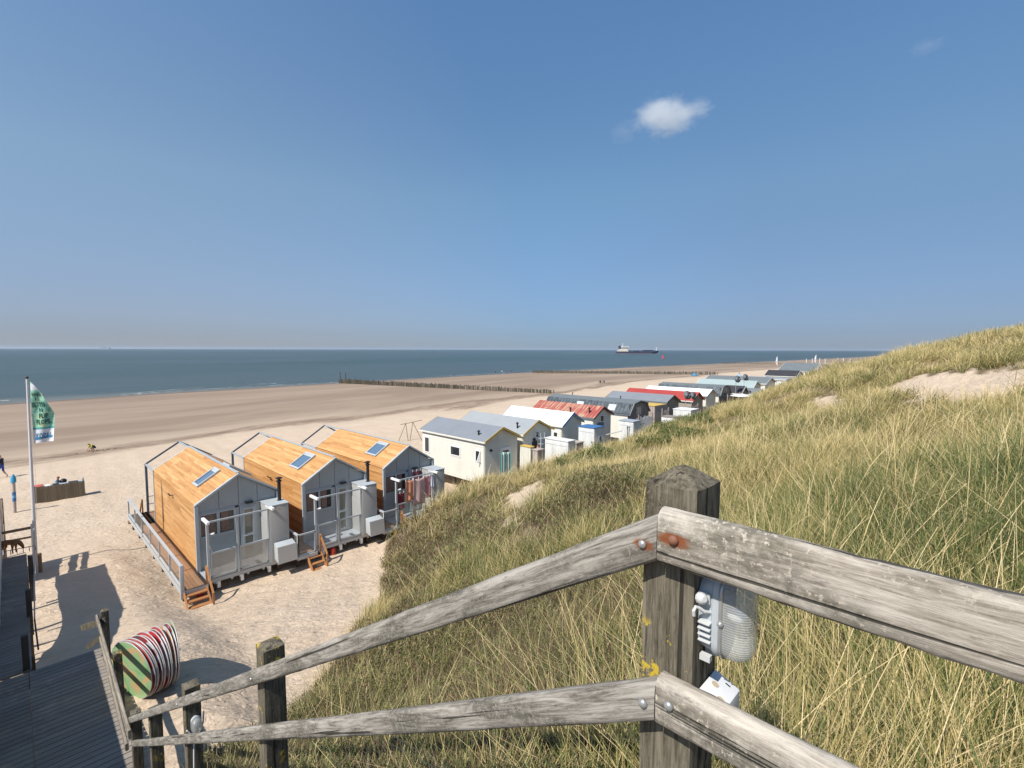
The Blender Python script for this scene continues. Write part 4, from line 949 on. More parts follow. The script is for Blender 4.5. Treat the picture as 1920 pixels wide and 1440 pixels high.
# ---------------- groynes ----------------
M['pile']=wood('sea_worn_piles',[(0,(.055,.050,.036)),(.6,(.13,.11,.08)),(1,(.24,.20,.15))],.85,2,.4)
def groyne(label,A,B,n,h0,h1,tall=False,rows=2):
    A=Vector(A);B=Vector(B); rt=thing('pole_groyne',((A.x+B.x)/2,(A.y+B.y)/2,(A.z+B.z)/2),label,'groyne','rows of timber piles running to the sea')
    d=(B-A).normalized(); nrm=Vector((-d.y,d.x,0)); far=MB(); L=(B-A).length
    rg=random.Random(int(A.x))
    for r in range(rows):
        for i in range(n):
            f=(i+.5+rg.uniform(-.25,.25))/n; p=A.lerp(B,f)+nrm*(r-.5*(rows-1))*1.0; h=(h0*(1-f)+h1*f)*rg.uniform(.72,1.12)
            g=float(ground(p.x,p.y)); rad=.13*rg.uniform(.85,1.15); tp=(p.x+rg.uniform(-.05,.05),p.y+rg.uniform(-.05,.05),g+h)
            if r==0 and i<100: obj('pile',MB().tube([(p.x,p.y,g-.3),tp],[rad,rad*.95],7,t=rg.random()),M['pile'],rt)
            else: far.tube([(p.x,p.y,g-.3),tp],[rad,rad*.95],7,t=rg.random())
    if far.v: props(obj('piles',far,M['pile'],rt),kind='stuff')
    if tall:
        for f,hh in ((0,3.6),(.045,3.4)):
            p=A.lerp(B,f); obj('marker_post',MB().tube([(p.x,p.y,p.z-.5),(p.x,p.y,p.z+hh)],[.14,.11],8),M['darkwood'],rt)
a=at(638,717,-2.1); b=at(1037,747,-.2)
groyne('nearest double row of dark piles, with two tall posts at the sea end',a,b,165,1.55,.75,True)
groyne('second pile row, starting at the water left of the ship',at(1000,699,-2.1),at(1345,711,-.1),170,1.3,.9)
groyne('farthest pile row, behind the two white feather flags',at(1350,682,-2.2),at(1500,686.5,-.5),90,1.5,1.2,rows=1)
# ---------------- foreground railing ----------------
RX=1.0
rust_pts=[((1.0,.555,8.952),.045),((1.0,.445,8.958),.05)]
P1=lambda px,py: tuple(float(v) for v in atX(px,py,RX))
b1=P1(1205,1020); b2=P1(1263,1013); b3=P1(1206,1318); b4=P1(1254,1323)
M['rail']=weather('weathered_rail',(.20,.178,.15),(.065,.056,.047),(.38,.35,.305),[(b1,.020),(b2,.026)],moss=.7,scale=1.0,rot=math.atan(.6105))
M['railpale']=weather('bleached_rail',(.315,.275,.225),(.115,.098,.078),(.53,.48,.41),[(b2,.026)],moss=.8,scale=.8)
M['post']=weather('lichened_post',(.105,.090,.064),(.030,.026,.02),(.20,.175,.13),lichen=.04,axis=2,scale=1.0,moss=.45)
def beam(name,p0,p1,tx,hz,mat,parent,seg=60,seed=0,vcut=True,r=.020,jit=.0009):
    """sawn plank in the y-z plane: thickness tx along x, height hz, softened and slightly uneven edges"""
    p0=Vector(p0);p1=Vector(p1); cs=[]
    for cx,cz,a0 in ((tx/2-r,hz/2-r,0),(-tx/2+r,hz/2-r,90),(-tx/2+r,-hz/2+r,180),(tx/2-r,-hz/2+r,270)):
        for k_ in range(4): a=R(a0+k_*30); cs.append((cx+r*math.cos(a),cz+r*math.sin(a)))
    m=len(cs); rg=random.Random(seed); vs=[]
    ph=[rg.uniform(0,6) for _ in range(m)]
    for i in range(seg+1):
        f=i/seg; c=p0.lerp(p1,f); wob=.0012*math.sin(f*11+seed)
        for j,(x,z) in enumerate(cs):
            e=1+.02*math.sin(f*17+ph[j]); vs.append((c.x+x*e+rg.gauss(0,jit*.5),c.y,c.z+z*e+wob+rg.gauss(0,jit)))
    fs=[(i*m+j,i*m+(j+1)%m,(i+1)*m+(j+1)%m,(i+1)*m+j) for i in range(seg) for j in range(m)]
    fs+=[tuple(range(m-1,-1,-1)),tuple(seg*m+j for j in range(m))]
    o=obj(name,MB().add(vs,fs,.5),mat,parent,smooth=True); o.data.set_sharp_from_angle(angle=R(50)); return o
def bolt(p,ax,parent,mat,r=.0085):
    return obj('bolt',MB().lathe(p,[(r,0),(r*.97,r*.25),(r*.7,r*.6),(r*.25,r*.78)],16,ax),mat,parent,smooth=True)
M['boltsteel']=paint('zinc_bolt',(.42,.42,.41),.35,.1,40,.6); M['boltrust']=paint('rusty_bolt',(.20,.085,.05),.7,.3,60)
TX=.05; SL=.6105
def railz(y): return 9.04-SL*(y-.51)
rt=thing('wooden_railing',(1.1,2,7),'weathered grey wooden handrail with square posts, running down beside the stairs','railing')
HZ=.128
yj=float(P1(1232,1000)[1])
xc=RX+TX/2
# upper rail: lower run (sloping, two planks) and level run
zc=lambda y:railz(y)-HZ*.52
ysplit=float(P1(540,1230)[1])
beam('top_rail',(xc,yj+.001,zc(yj)),(xc,9.26,zc(9.26)),TX,HZ/math.sqrt(1+SL*SL)*1.0,M['rail'],rt,150,1)
beam('top_rail',(xc,yj-.001,9.04-HZ*.5),(xc,-1.2,9.04-HZ*.5),TX,HZ,M['railpale'],rt,60,2)
# lower rail
lz=float(P1(1230,1274)[2]); yj2=float(P1(1228,1300)[1])
beam('lower_rail',(xc,yj2+.001,lz-HZ*.46),(xc,9.0,lz-HZ*.46-SL*(9.0-yj2)),TX,HZ*.80,M['rail'],rt,120,3)
beam('lower_rail',(xc,yj2-.001,lz-HZ*.42),(xc,-1.2,lz-HZ*.42),TX,HZ*.9,M['railpale'],rt,60,4)
bolt((RX-.001,b1[1],b1[2]),(-1,0,0),rt,M['boltsteel'],.0105); bolt((RX-.001,b2[1],b2[2]),(-1,0,0),rt,M['boltrust'],.012)
bolt((RX-.001,b3[1],b3[2]),(-1,0,0),rt,M['boltsteel'],.0115); bolt((RX-.001,b4[1],b4[2]),(-1,0,0),rt,M['boltsteel'],.0115)
def post(x0,y0,y1,ztop,zbot,w=.14,name='post',seed=0,parent=None,peak=.028,mat=None):
    """square post with slightly hipped, split top"""
    rg=random.Random(seed); n=7; rings=40; vs=[]
    x1=x0+w; L=[]
    for i in range(n): L.append((x0,y0+(y1-y0)*i/n))
    for i in range(n): L.append((x0+w*i/n,y1))
    for i in range(n): L.append((x1,y1-(y1-y0)*i/n))
    for i in range(n): L.append((x1-w*i/n,y0))
    m=len(L); cx,cy=(x0+x1)/2,(y0+y1)/2
    for k_ in range(rings+1):
        z=zbot+(ztop-zbot)*k_/rings
        for j,(x,y) in enumerate(L):
            corner=(j%n==0); s=.965 if corner else 1.0
            g=-.003*max(0,math.sin(j*2.1+seed)**9); s2=s+g/.07
            vs.append((cx+(x-cx)*s2+rg.gauss(0,.0006),cy+(y-cy)*s2+rg.gauss(0,.0006),z))
    fs=[(i*m+j,i*m+(j+1)%m,(i+1)*m+(j+1)%m,(i+1)*m+j) for i in range(rings) for j in range(m)]
    for f,h in ((.97,.06),(.62,.42),(.3,.76)):
        for j,(x,y) in enumerate(L): vs.append((cx+(x-cx)*f+rg.gauss(0,.0012),cy+(y-cy)*f+rg.gauss(0,.0012),ztop+peak*h+rg.gauss(0,.0015)))
    for r_ in range(3):
        b_=(rings+r_)*m; fs+=[(b_+j,b_+(j+1)%m,b_+m+(j+1)%m,b_+m+j) for j in range(m)]
    vs.append((cx,cy,ztop+peak)); c_=len(vs)-1; b_=(rings+3)*m
    fs+=[(b_+j,b_+(j+1)%m,c_) for j in range(m)]
    o=obj(name,MB().add(vs,fs,.5),mat or M['post'],parent,smooth=True); o.data.set_sharp_from_angle(angle=R(38)); return o
XP=RX+TX+.003
pa=atX(1305,1030,XP); pb=atX(1205,1030,XP); PW=.140
pt=atX(1216,905,XP)[2]
post(XP,float(pa[1]),float(pb[1]),float(pt),6.9,PW,'post',3,rt,.042)
def railpost(px_,wpx,ytop_px,seed,zlow,py):
    c=atX(px_,py,XP); z=float(atX(px_,ytop_px,XP)[2]); y=float(c[1])
    post(XP,y-.07,y+.07,z,zlow,.14,'post',seed,rt,.02)
    bolt((RX-.002,y,railz(y)-.07),(-1,0,0),rt,M['boltsteel'],.012)
    return y,z
yp2,_=railpost(489,50,1220,5,4.2,1300)
yp3,_=railpost(344.5,29,1293,6,2.6,1330)
yp4,_=railpost(279,22,1335,7,1.6,1345)
# bulkhead lamp on the main post (fixed to its -y face)
ly=float(pa[1]); 
lt=atY(1330,1078,ly-.02); lb=atY(1330,1228,ly-.02); lcx=XP+.060; lz0=float(lb[2])+.004; lz1=float(lt[2])+.006; lh=lz1-lz0; lcz=(lz0+lz1)/2
lp=thing('bulkhead_lamp',(lcx,ly,lz0),'grey oval bulkhead lamp with ribbed glass on the side of the near post','lamp','bulkhead lamps on the railing posts')
M['lampgrey']=paint('grey_lamp_housing',(.40,.43,.45),.5,.08,30); M['lampgrey2']=paint('pale_grey_plastic',(.52,.53,.52),.5,.08,30)
def stadium(cx,cz,w,h,n=12):
    r=w/2; pts=[]
    for i in range(n+1): a=math.pi*i/n; pts.append((cx+r*math.cos(a),cz+h/2-r+r*math.sin(a)))
    for i in range(n+1): a=math.pi+math.pi*i/n; pts.append((cx+r*math.cos(a),cz-h/2+r+r*math.sin(a)))
    return pts
def loft(mb,layers,t=.5,cap=True):
    m=len(layers[0]); vs=[p for L in layers for p in L]
    fs=[(i*m+j,i*m+(j+1)%m,(i+1)*m+(j+1)%m,(i+1)*m+j) for i in range(len(layers)-1) for j in range(m)]
    if cap: fs+=[tuple(range(m-1,-1,-1)),tuple((len(layers)-1)*m+j for j in range(m))]
    return mb.add(vs,fs,t)
lw=.088
L=[]
for (d,sc) in ((0,.86),(.004,.90),(.030,.94),(.033,1.0),(.044,1.0),(.046,.97)):
    L.append([(x,ly-.001-d,z) for x,z in stadium(lcx,lcz,lw*sc,lh*sc)])
obj('housing',loft(MB(),L),M['lampgrey'],lp,smooth=True,auto=True)
L=[[(x,ly-.047-d,z) for x,z in stadium(lcx,lcz,lw*sc*.99,lh*sc*.99)] for d,sc in ((0,.98),(.003,1.03),(.007,1.03),(.009,.98))]
obj('clamp_ring',loft(MB(),L),M['boltsteel'],lp,smooth=True,auto=True)
L=[]; N=30
for i in range(N+1):
    u=i/N; sc=.95*math.sqrt(max(0,1-(u*.94)**3.4)) if u<1 else .12
    sc=max(sc,.10); rib=1
    L.append([(x,ly-.056-u*.056,z) for x,z in stadium(lcx,lcz,lw*sc*rib,lh*(1-(1-sc)*.55),16)])
k=NT('ribbed_glass'); k.b.inputs['Base Color'].default_value=(.50,.51,.49,1); k.b.inputs['Roughness'].default_value=.24; k.b.inputs['Specular IOR Level'].default_value=.9; tr_=k.n('BsdfTransparent'); mx_=k.n('MixShader'); mx_.inputs[0].default_value=.50; k.l(k.b.outputs[0],mx_.inputs[1]); k.l(tr_.outputs[0],mx_.inputs[2]); k.l(mx_.outputs[0],k.out.inputs[0])
sp=k.n('SeparateXYZ'); k.l(k.n('NewGeometry').outputs['Position'],sp.inputs[0])
wv=k.math('SINE',k.math('MULTIPLY',sp.outputs['Z'],2*math.pi/.0056)); k.l(k.bump(wv,.6,.0006),k.b.inputs['Normal']); M['ribglass']=k.m
g_=obj('glass_cover',loft(MB(),L),M['ribglass'],lp,smooth=True); 
obj('bulb',MB().lathe((lcx,ly-.05,lcz+.005),[(.010,0),(.012,.006),(.017,.02),(.014,.034),(.004,.042)],14,(0,-1,0)),M['white'],lp,smooth=True)
obj('reflector',loft(MB(),[[(x,ly-.0475-d,z) for x,z in stadium(lcx,lcz,lw*sc,lh*sc)] for d,sc in ((0,.86),(.001,.86))]),M['lampgrey2'],lp)
xf=lcx-lw/2
obj('cable_gland',MB().lathe((xf-.012,ly-.010,lcz+lh*.23),[(.011,0),(.013,.002),(.013,.012),(.009,.018),(.006,.020)],10,(-.2,-.3,.1)).box(xf-.006,xf+.01,ly-.03,ly-.004,lcz+lh*.17,lcz+lh*.29),M['lampgrey2'],lp,smooth=True,auto=True)
obj('hook',MB().tube([(xf+.005,ly-.03,lcz+lh*.06),(xf-.012,ly-.022,lcz+lh*.09),(xf-.020,ly-.014,lcz+lh*.13),(xf-.027,ly-.008,lcz+lh*.15),(xf-.033,ly-.006,lcz+lh*.11),(xf-.031,ly-.006,lcz+lh*.05)],.0038,8),M['lampgrey2'],lp)
for i in range(4):
    z=lcz-lh*(.05+.075*i); obj('cooling_fin',MB().box(xf-.014+.002*i,xf+.012,ly-.034,ly-.006,z-.0022,z+.0022),M['lampgrey2'],lp,bevel=.0015)
obj('clamp_screw',MB().lathe((xf+.001,ly-.051,lcz-.004),[(.006,0),(.0075,.003),(.006,.007),(.002,.009)],12,(-.7,-.7,0)),M['boltsteel'],lp,smooth=True)
for i,(dx,dz) in enumerate(((-.028,-.004),(.004,-.002))): obj('foot_clip',MB().box(lcx+dx,lcx+dx+.014,ly-.026,ly-.002,lz0+dz-.012,lz0+dz+.002),M['lampgrey2'],lp)
# junction box lower on the same post
jb=thing('junction_box',(XP+.07,ly-.03,8.4),'white plastic junction box with two round knock-outs, low on the near post','junction box')
c1=atY(1350,1283,ly-.028); cz=float(c1[2])-.004
M['jb']=paint('white_plastic_box',(.66,.66,.66),.4,.05,20); M['knock']=paint('yellowed_disc',(.46,.38,.26),.6,.15,60)
x0_,x1_=XP+.030,XP+.132
obj('box',MB().prism([(x0_,ly-.002,cz+.012),(x0_,ly-.062,cz-.012),(x0_,ly-.062,cz-.075),(x0_,ly-.002,cz-.075)],(x1_-x0_,0,0)),M['jb'],jb,bevel=.003)
nrm=Vector((0,-.024,.060)).normalized(); sd=Vector((0,-.060,-.024)).normalized()
for i,(fx,fy) in enumerate(((.30,.50),(.52,.22))):
    c=Vector((x0_+(x1_-x0_)*(.25+.3*i),ly-.002,cz+.012))+sd*(.046-.026*i); obj('knock_out',MB().lathe(c,[(.0085,-.001),(.0085,.0012),(.006,.0006)],16,nrm),M['knock'],jb)
c=Vector((x0_+.085,ly-.002,cz+.012))+sd*.04; obj('slot',MB().obox(c,(.0015,0,0),sd*.006,nrm*.0012),M['black'],jb)
# second lamp, further down the railing, with white cable
yl=yp3-.07; zl=railz(yp3)-.30
l2=thing('bulkhead_lamp',(XP+.07,yl,zl),'small oval lamp with white cable on the third post down the railing','lamp','bulkhead lamps on the railing posts')
obj('housing',loft(MB(),[[(x,yl-d,z) for x,z in stadium(XP+.08,zl,.09*s_,.17*s_)] for d,s_ in ((0,.9),(.03,1),(.045,1))]),M['lampgrey'],l2,smooth=True,auto=True)
obj('glass_cover',loft(MB(),[[(x,yl-.046-d,z) for x,z in stadium(XP+.08,zl,.085*s_,.16*s_)] for d,s_ in ((0,1),(.03,.95),(.05,.7),(.058,.3))]),M['ribglass'],l2,smooth=True)
obj('cable',MB().tube([(XP+.0,yl-.02,zl-.03),(XP+.06,yl-.03,zl-.12),(XP+.14,yl-.03,zl-.02),(XP+.15,yl-.03,zl+.1)],.008,6).tube([(XP+.06,yl-.02,zl-.12),(XP+.05,yl-.02,zl-.4),(XP+.04,yl-.02,zl-.9)],.009,6),M['ropewhite'],l2)
# stairs and landing under the camera
st=thing('timber_stairs',(.3,4,5),'weathered timber stairs leading down from the landing beside the railing','stairs')
obj('landing',MB().planks((-.6,-1.4,7.93),(1,0,0),(0,1,0),1.62,1.7,.14,.04,9,.008),M['darkboards'],st)
for i in range(29):
    y=.42+i*.305; z=7.93-SL*(y-.1)
    if z<2.7: break
    obj('tread',MB().box(-.5,.98,y-.16,y+.15,z-.045,z),M['darkboards'],st)
for x in (-.52,1.02): obj('stringer',MB().bar((x,.3,7.72),(x,8.6,2.68),.05,.24),M['darkboards'],st)
# ---------------- boardwalk / platform at the foot ----------------
ZP=2.62
mb=MB()
n=int((14.07-7.4)/.145)
for i in range(n):
    y=14.07-(i+.5)*.145; mb.box(-.60,-.055,y-.064,y+.064,ZP-.04,ZP,random.random()); mb.box(-.045,1.14,y-.064,y+.064,ZP-.04,ZP,random.random())
top('boardwalk',mb,M['walkboards'],'grooved grey boardwalk platform at the stair foot','boardwalk',None,'structure')
mb=MB(); n=int((22.4-14.1)/.145)
for i in range(n): y=14.15+(i+.5)*.145; mb.box(-.60,.0+.03*(y-14)/4,y-.064,y+.064,ZP-.04,ZP,random.random())
top('walkway',mb,M['walkboards'],'narrow grooved boardwalk running seaward','boardwalk',None,'structure')
mb=MB()
for y in np.arange(8,22.4,1.7):
    for x in (-.4,.0 if y>14 else 1.0): g=float(ground(x,y)); mb.box(x-.06,x+.06,y-.06,y+.06,g-.3,ZP-.05)
mb.box(1.10,1.14,7.4,14.0,ZP-.2,ZP-.045).box(-.55,1.1,14.03,14.07,ZP-.2,ZP-.045)
top('boardwalk_piers',mb,M['darkwood'],'dark piers below the boardwalk','boardwalk',None,'structure')
# platform railing (level) from the stair foot to the far corner
pr=thing('platform_railing',(1.05,11.4,ZP),'grey plank railing along the sand side of the boardwalk platform','railing')
M['rail2']=weather('weathered_rail_low',(.22,.185,.145),(.10,.085,.065),(.34,.30,.24),moss=.3,scale=.6)
a=at(185,1153,3.67); b=at(237,1352,3.67)
beam('top_rail',(float(a[0])-.03,float(a[1]),3.62),(float(b[0])+.0,float(b[1])-.3,3.62),.045,.15,M['rail2'],pr,70,9)
beam('lower_rail',(float(a[0])-.0,float(a[1])-.1,3.18),(float(b[0])+.0,float(b[1])+.1,3.18),.045,.12,M['rail2'],pr,60,10)
for i,(y,x) in enumerate(((13.42,1.09),(11.35,1.06),(9.25,1.03))):
    post(x,y-.07,y+.07,3.74,1.9,.13,'post',20+i,pr,.012)
obj('cross_piece',MB().bar((.80,13.75,3.35),(1.16,13.2,3.60),.05,.13).bar((.86,13.7,2.9),(1.1,13.4,3.2),.04,.1),M['post'],pr)
# short posts with thin rail along the walkway
wr=thing('walkway_edge_posts',(.03,18,ZP),'row of dark square posts with thin pale batten along the walkway edge','railing')
for i,(px_,yt,yb_) in enumerate(((62,1040,1095),(58,1104,1155),(52,1190,1255))):
    bq=at(px_-2,yb_,ZP); Yq=float(bq[1]); Xq=float(bq[0]); h=float(atY(px_,yt,Yq)[2])
    obj('post',MB().box(Xq-.055,Xq+.055,Yq-.055,Yq+.055,ZP-.5,h),M['darkwood'],wr,bevel=.008)
obj('batten',MB().bar((.28,23.4,ZP+.35),(.10,15.9,ZP+.35),.025,.12),M['paletimber'],wr)
obj('batten',MB().bar((.10,15.9,ZP+.33),(.12,14.9,ZP+.05),.03,.05),M['darkwood'],wr)
top('sand_post',MB().tube([(*at(76,1068,.9)[:2],.5),(*at(76,1068,.9)[:2],1.55)],.06,8),M['brownwood'],'short brown stake in the sand at the walkway end','stake')
# ---------------- terrace wind screen at the far left (throws the big shadow) ----------------
ws=thing('terrace_windscreen',(-.52,15,ZP),'white terrace wind screen at the left edge of the photo, with brown posts','wind screen')
obj('panel',MB().box(-.54,-.50,14.6,24.3,ZP-.1,4.10),M['whitewood'],ws); obj('panel',MB().box(-.54,-.50,5.0,14.58,ZP-.1,4.40),M['whitewood'],ws)
for y in np.arange(5.,24.4,2.4): obj('post',MB().box(-.60,-.48,y-.05,y+.05,ZP-.4,4.14),M['ropewhite'],ws)
obj('top_rail',MB().box(-.58,-.47,14.6,24.35,4.10,4.16),M['brownwood'],ws)
XS=lambda px_,py_: float(at(px_,py_,.95)[0]); zz=lambda X_: .95+(X_+.5)/.84
z1a,z1b,z2a,z2b=zz(XS(121,1037)),zz(XS(132,1036)),zz(XS(143,1032)),zz(XS(152,1034)); z0=zz(XS(100,1040))
obj('rail',MB().box(-.56,-.48,24.32,27.35,z1a,z1b),M['brownwood'],ws); obj('rail',MB().box(-.56,-.48,24.32,27.35,z2a,z2b),M['brownwood'],ws)
obj('rail',MB().box(-.56,-.48,24.32,27.35,1.2,z0),M['brownwood'],ws); obj('post',MB().box(-.57,-.47,27.2,27.4,.4,z2b),M['brownwood'],ws)
# cross rails at the walkway end
xr_=thing('end_railing',(-.1,24.3,2.6),'two brown rails across the seaward end of the walkway','railing')
for (xa,ya,xb,yb_,w_) in ((6,1001,62,988.5,.09),(6,1017.5,62,1006,.06)):
    p=atY(xa,ya,24.3); q_=atY(xb,yb_,23.6); obj('rail',MB().bar((p[0]-.6,24.4,p[2]),tuple(q_),.045,w_),M['brownwood'],xr_)
p=atY(59,984,23.6); obj('post',MB().box(p[0]-.03,p[0]+.03,23.57,23.63,1.5,p[2]+.03),M['ropewhite'],xr_)
g_=thing('wire_gate',(-.1,22.6,2.6),'low dark wire grille at the walkway end beside the dog','gate')
p0=atY(8,1034,22.6);p1=atY(66,1023,22.6); zb_=ZP+.02
mb=MB().tube([tuple(p0),tuple(p1)],.012,6)
pm0=atY(10,1046,22.6); pm1=atY(48,1036,22.6); mb.tube([tuple(pm0),tuple(pm1)],.012,6)
for i in range(6):
    f=i/5; x=p0[0]*(1-f)+p1[0]*f; z=p0[2]*(1-f)+p1[2]*f; mb.tube([(x,22.6,z),(x,22.55,zb_)],.010,6)
obj('grille',mb,M['darksteel'],g_)
# ---------------- figures ----------------
def figure(name,joints,edges,zones,mats,label,cat,scale=1,loc=(0,0,0),rz=0,root=0,sub=1,group=None):
    """one continuous skinned surface; joints = (x,y,z,radius); zones = zone index per joint"""
    c,s=math.cos(rz),math.sin(rz)
    J=[((x*c-y*s)*scale,(x*s+y*c)*scale,z*scale,r*scale) for x,y,z,r in joints]
    me=bpy.data.meshes.new(name); me.from_pydata([j[:3] for j in J],edges,[])
    o=bpy.data.objects.new('tmp',me); COL.objects.link(o)
    m=o.modifiers.new('s','SKIN'); 
    for i,v in enumerate(me.skin_vertices[0].data): v.radius=(J[i][3],J[i][3]); v.use_root=(i==root)
    m.use_smooth_shade=True
    if sub: o.modifiers.new('u','SUBSURF').levels=sub; o.modifiers['u'].render_levels=sub
    dg=bpy.context.evaluated_depsgraph_get(); ev=o.evaluated_get(dg); m2=bpy.data.meshes.new_from_object(ev)
    bpy.data.objects.remove(o); bpy.data.meshes.remove(me)
    pts=np.array([j[:3] for j in J])
    for mm in mats: m2.materials.append(mm)
    segs=[(np.array(J[a][:3]),np.array(J[b][:3]),zones[b]) for a,b in edges]
    for p in m2.polygons:
        ce=np.array(p.center); best=None
        for a,b,z in segs:
            ab=b-a; t=max(0,min(1,float((ce-a)@ab/(ab@ab+1e-9)))); d=float(np.linalg.norm(ce-a-ab*t))
            if best is None or d<best[0]: best=(d,z)
        p.material_index=best[1]; p.use_smooth=True
    m2.name=name; ob=bpy.data.objects.new(name,m2); COL.objects.link(ob); ob.location=tuple(float(v) for v in loc)
    return props(ob,label,cat,group)
M['skin']=paint('skin',(.48,.27,.18),.55,.08,8); M['navy']=paint('navy_cloth',(.025,.03,.05),.9,.2,8); M['shortsblue']=paint('blue_shorts',(.03,.07,.36),.8,.15,8)
M['hair']=paint('brown_hair',(.13,.075,.04),.8,.3,20); M['yellowcloth']=paint('yellow_green_shirt',(.46,.44,.07),.9,.15,8); M['paleblue']=paint('pale_blue_shirt',(.33,.42,.50),.9,.15,8)
M['fur']=paint('ginger_brown_fur',(.26,.13,.055),.9,.35,14,bump=.5); M['whitecloth']=paint('white_cloth',(.62,.62,.60),.9,.1,8); M['denim']=paint('dark_denim',(.05,.07,.11),.9,.2,8)
# joint order: pelvis, belly, chest, neck, head, crown | L hip knee ankle toe | R ... | L shoulder elbow hand | R ...
BE=[(0,1),(1,2),(2,3),(3,4),(4,5),(0,6),(6,7),(7,8),(8,9),(0,10),(10,11),(11,12),(12,13),(2,14),(14,15),(15,16),(2,17),(17,18),(18,19)]
def person(label,loc,rz,pose,mats,height=1.75,name='person',group=None):
    k_=height/1.75
    rr=[.13,.125,.15,.055,.095,.085, .085,.06,.042,.035, .085,.06,.042,.035, .058,.042,.032,.058,.042,.032]
    if pose=='walk':
        J=[(0,0,.93),(0,0,1.10),(.03,0,1.34),(.05,0,1.52),(.08,0,1.62),(.08,0,1.68),(0,.09,.86),(.20,.10,.50),(.12,.10,.09),(.26,.10,.05),(0,-.09,.86),(-.02,-.10,.47),(-.28,-.10,.14),(-.18,-.10,.03),(.03,.20,1.40),(-.12,.27,1.14),(.02,.28,.90),(.03,-.20,1.40),(.12,-.27,1.14),(.30,-.24,.96)]
    elif pose=='crouch':
        J=[(0,0,.36),(.10,0,.50),(.30,0,.66),(.42,0,.72),(.52,0,.74),(.56,0,.76),(.02,.10,.34),(.36,.16,.48),(.12,.14,.09),(.28,.15,.04),(.02,-.10,.34),(.36,-.16,.48),(.12,-.14,.09),(.28,-.15,.04),(.32,.18,.62),(.46,.2,.38),(.60,.12,.16),(.32,-.18,.62),(.46,-.2,.38),(.60,-.12,.16)]
    elif pose=='sit':
        J=[(0,0,.14),(-.02,0,.32),(.04,0,.56),(.08,0,.70),(.12,0,.80),(.12,0,.87),(.04,.10,.14),(.42,.14,.42),(.62,.12,.08),(.76,.12,.05),(.04,-.10,.14),(.42,-.14,.42),(.62,-.12,.08),(.76,-.12,.05),(.04,.19,.60),(.16,.24,.36),(.38,.16,.38),(.04,-.19,.60),(.16,-.24,.36),(.38,-.16,.38)]
    else:
        J=[(0,0,.93),(0,0,1.10),(0,0,1.34),(0,0,1.52),(.02,0,1.62),(.02,0,1.68),(0,.09,.86),(.02,.11,.48),(0,.11,.09),(.14,.13,.04),(0,-.09,.86),(.02,-.11,.48),(0,-.11,.09),(.14,-.13,.04),(0,.20,1.40),(-.02,.26,1.12),(.08,.24,.88),(0,-.20,1.40),(-.02,-.26,1.12),(.08,-.24,.88)]
    Z_=[2,1,1,0,0,3, 2,2,0,0, 2,2,0,0, 1,1,0, 1,1,0]
    return figure(name,[(*p,r) for p,r in zip(J,rr)],BE,Z_,mats,label,'person',k_,loc,rz,group=group)
def gz(p): return (float(p[0]),float(p[1]),float(ground(p[0],p[1])))
p=at(4,893,0); person('person in dark top and blue shorts walking at the left edge of the sand',gz(p),R(140),'walk',[M['skin'],M['navy'],M['shortsblue'],M['hair']])
p=at(178,843,-.2); person('person in yellow green top crouching over a dug hole on the beach',gz(p),R(205),'crouch',[M['skin'],M['yellowcloth'],M['denim'],M['hair']],1.7)
dg_=MB(); 
for i in range(26):
    a=random.uniform(0,6.28); r_=random.uniform(.2,1.4); x=p[0]+math.cos(a)*r_*1.6; y=p[1]-.5+math.sin(a)*r_*.6; zz=float(ground(x,y)); s_=random.uniform(.08,.28)
    dg_.lathe((x,y,zz-.03),[(s_,0),(s_*.7,s_*.35),(s_*.2,s_*.5)],7)
M['wetsand']=paint('damp_sand',(.22,.16,.11),.9,.2,6)
top('dug_sand',dg_,M['wetsand'],'heaps of damp dug sand around the crouching person','sand heap',smooth=True,kind='stuff')
p=at(1126,730,-.6); G='two people sitting on the beach'
person('person in dark clothes sitting on the sand, left of the pair',gz(p),R(80),'sit',[M['skin'],M['navy'],M['denim'],M['hair']],group=G)
p=at(1133,730,-.6); person('person in grey clothes sitting on the sand, right of the pair',gz(p),R(90),'sit',[M['skin'],M['darksteel'],M['denim'],M['hair']],group=G)
for i,(px_,py_,lab,m) in enumerate(((929,700.5,'person in dark clothes at the water edge, leftmost of the far walkers',M['navy']),(941.5,700,'person in white top at the water edge beside a small dark bag',M['whitecloth']),(958.5,700,'tall dark dressed person at the water edge, right of the white one',M['denim']),(969,701.5,'person in reddish clothes at the water edge, rightmost of the far walkers',M['curtain']))):
    p=at(px_,py_,-2.2); person(lab,gz(p),R(40*i),'walk' if i%2 else 'stand',[M['skin'],m,M['denim'],M['hair']],1.8,group='walkers at the water edge')
person('person in dark blue standing in the dark doorway of the second cream hut',(24.08,20.95,1.5),R(-90),'stand',[M['skin'],M['shortsblue'],M['denim'],M['hair']],1.7)
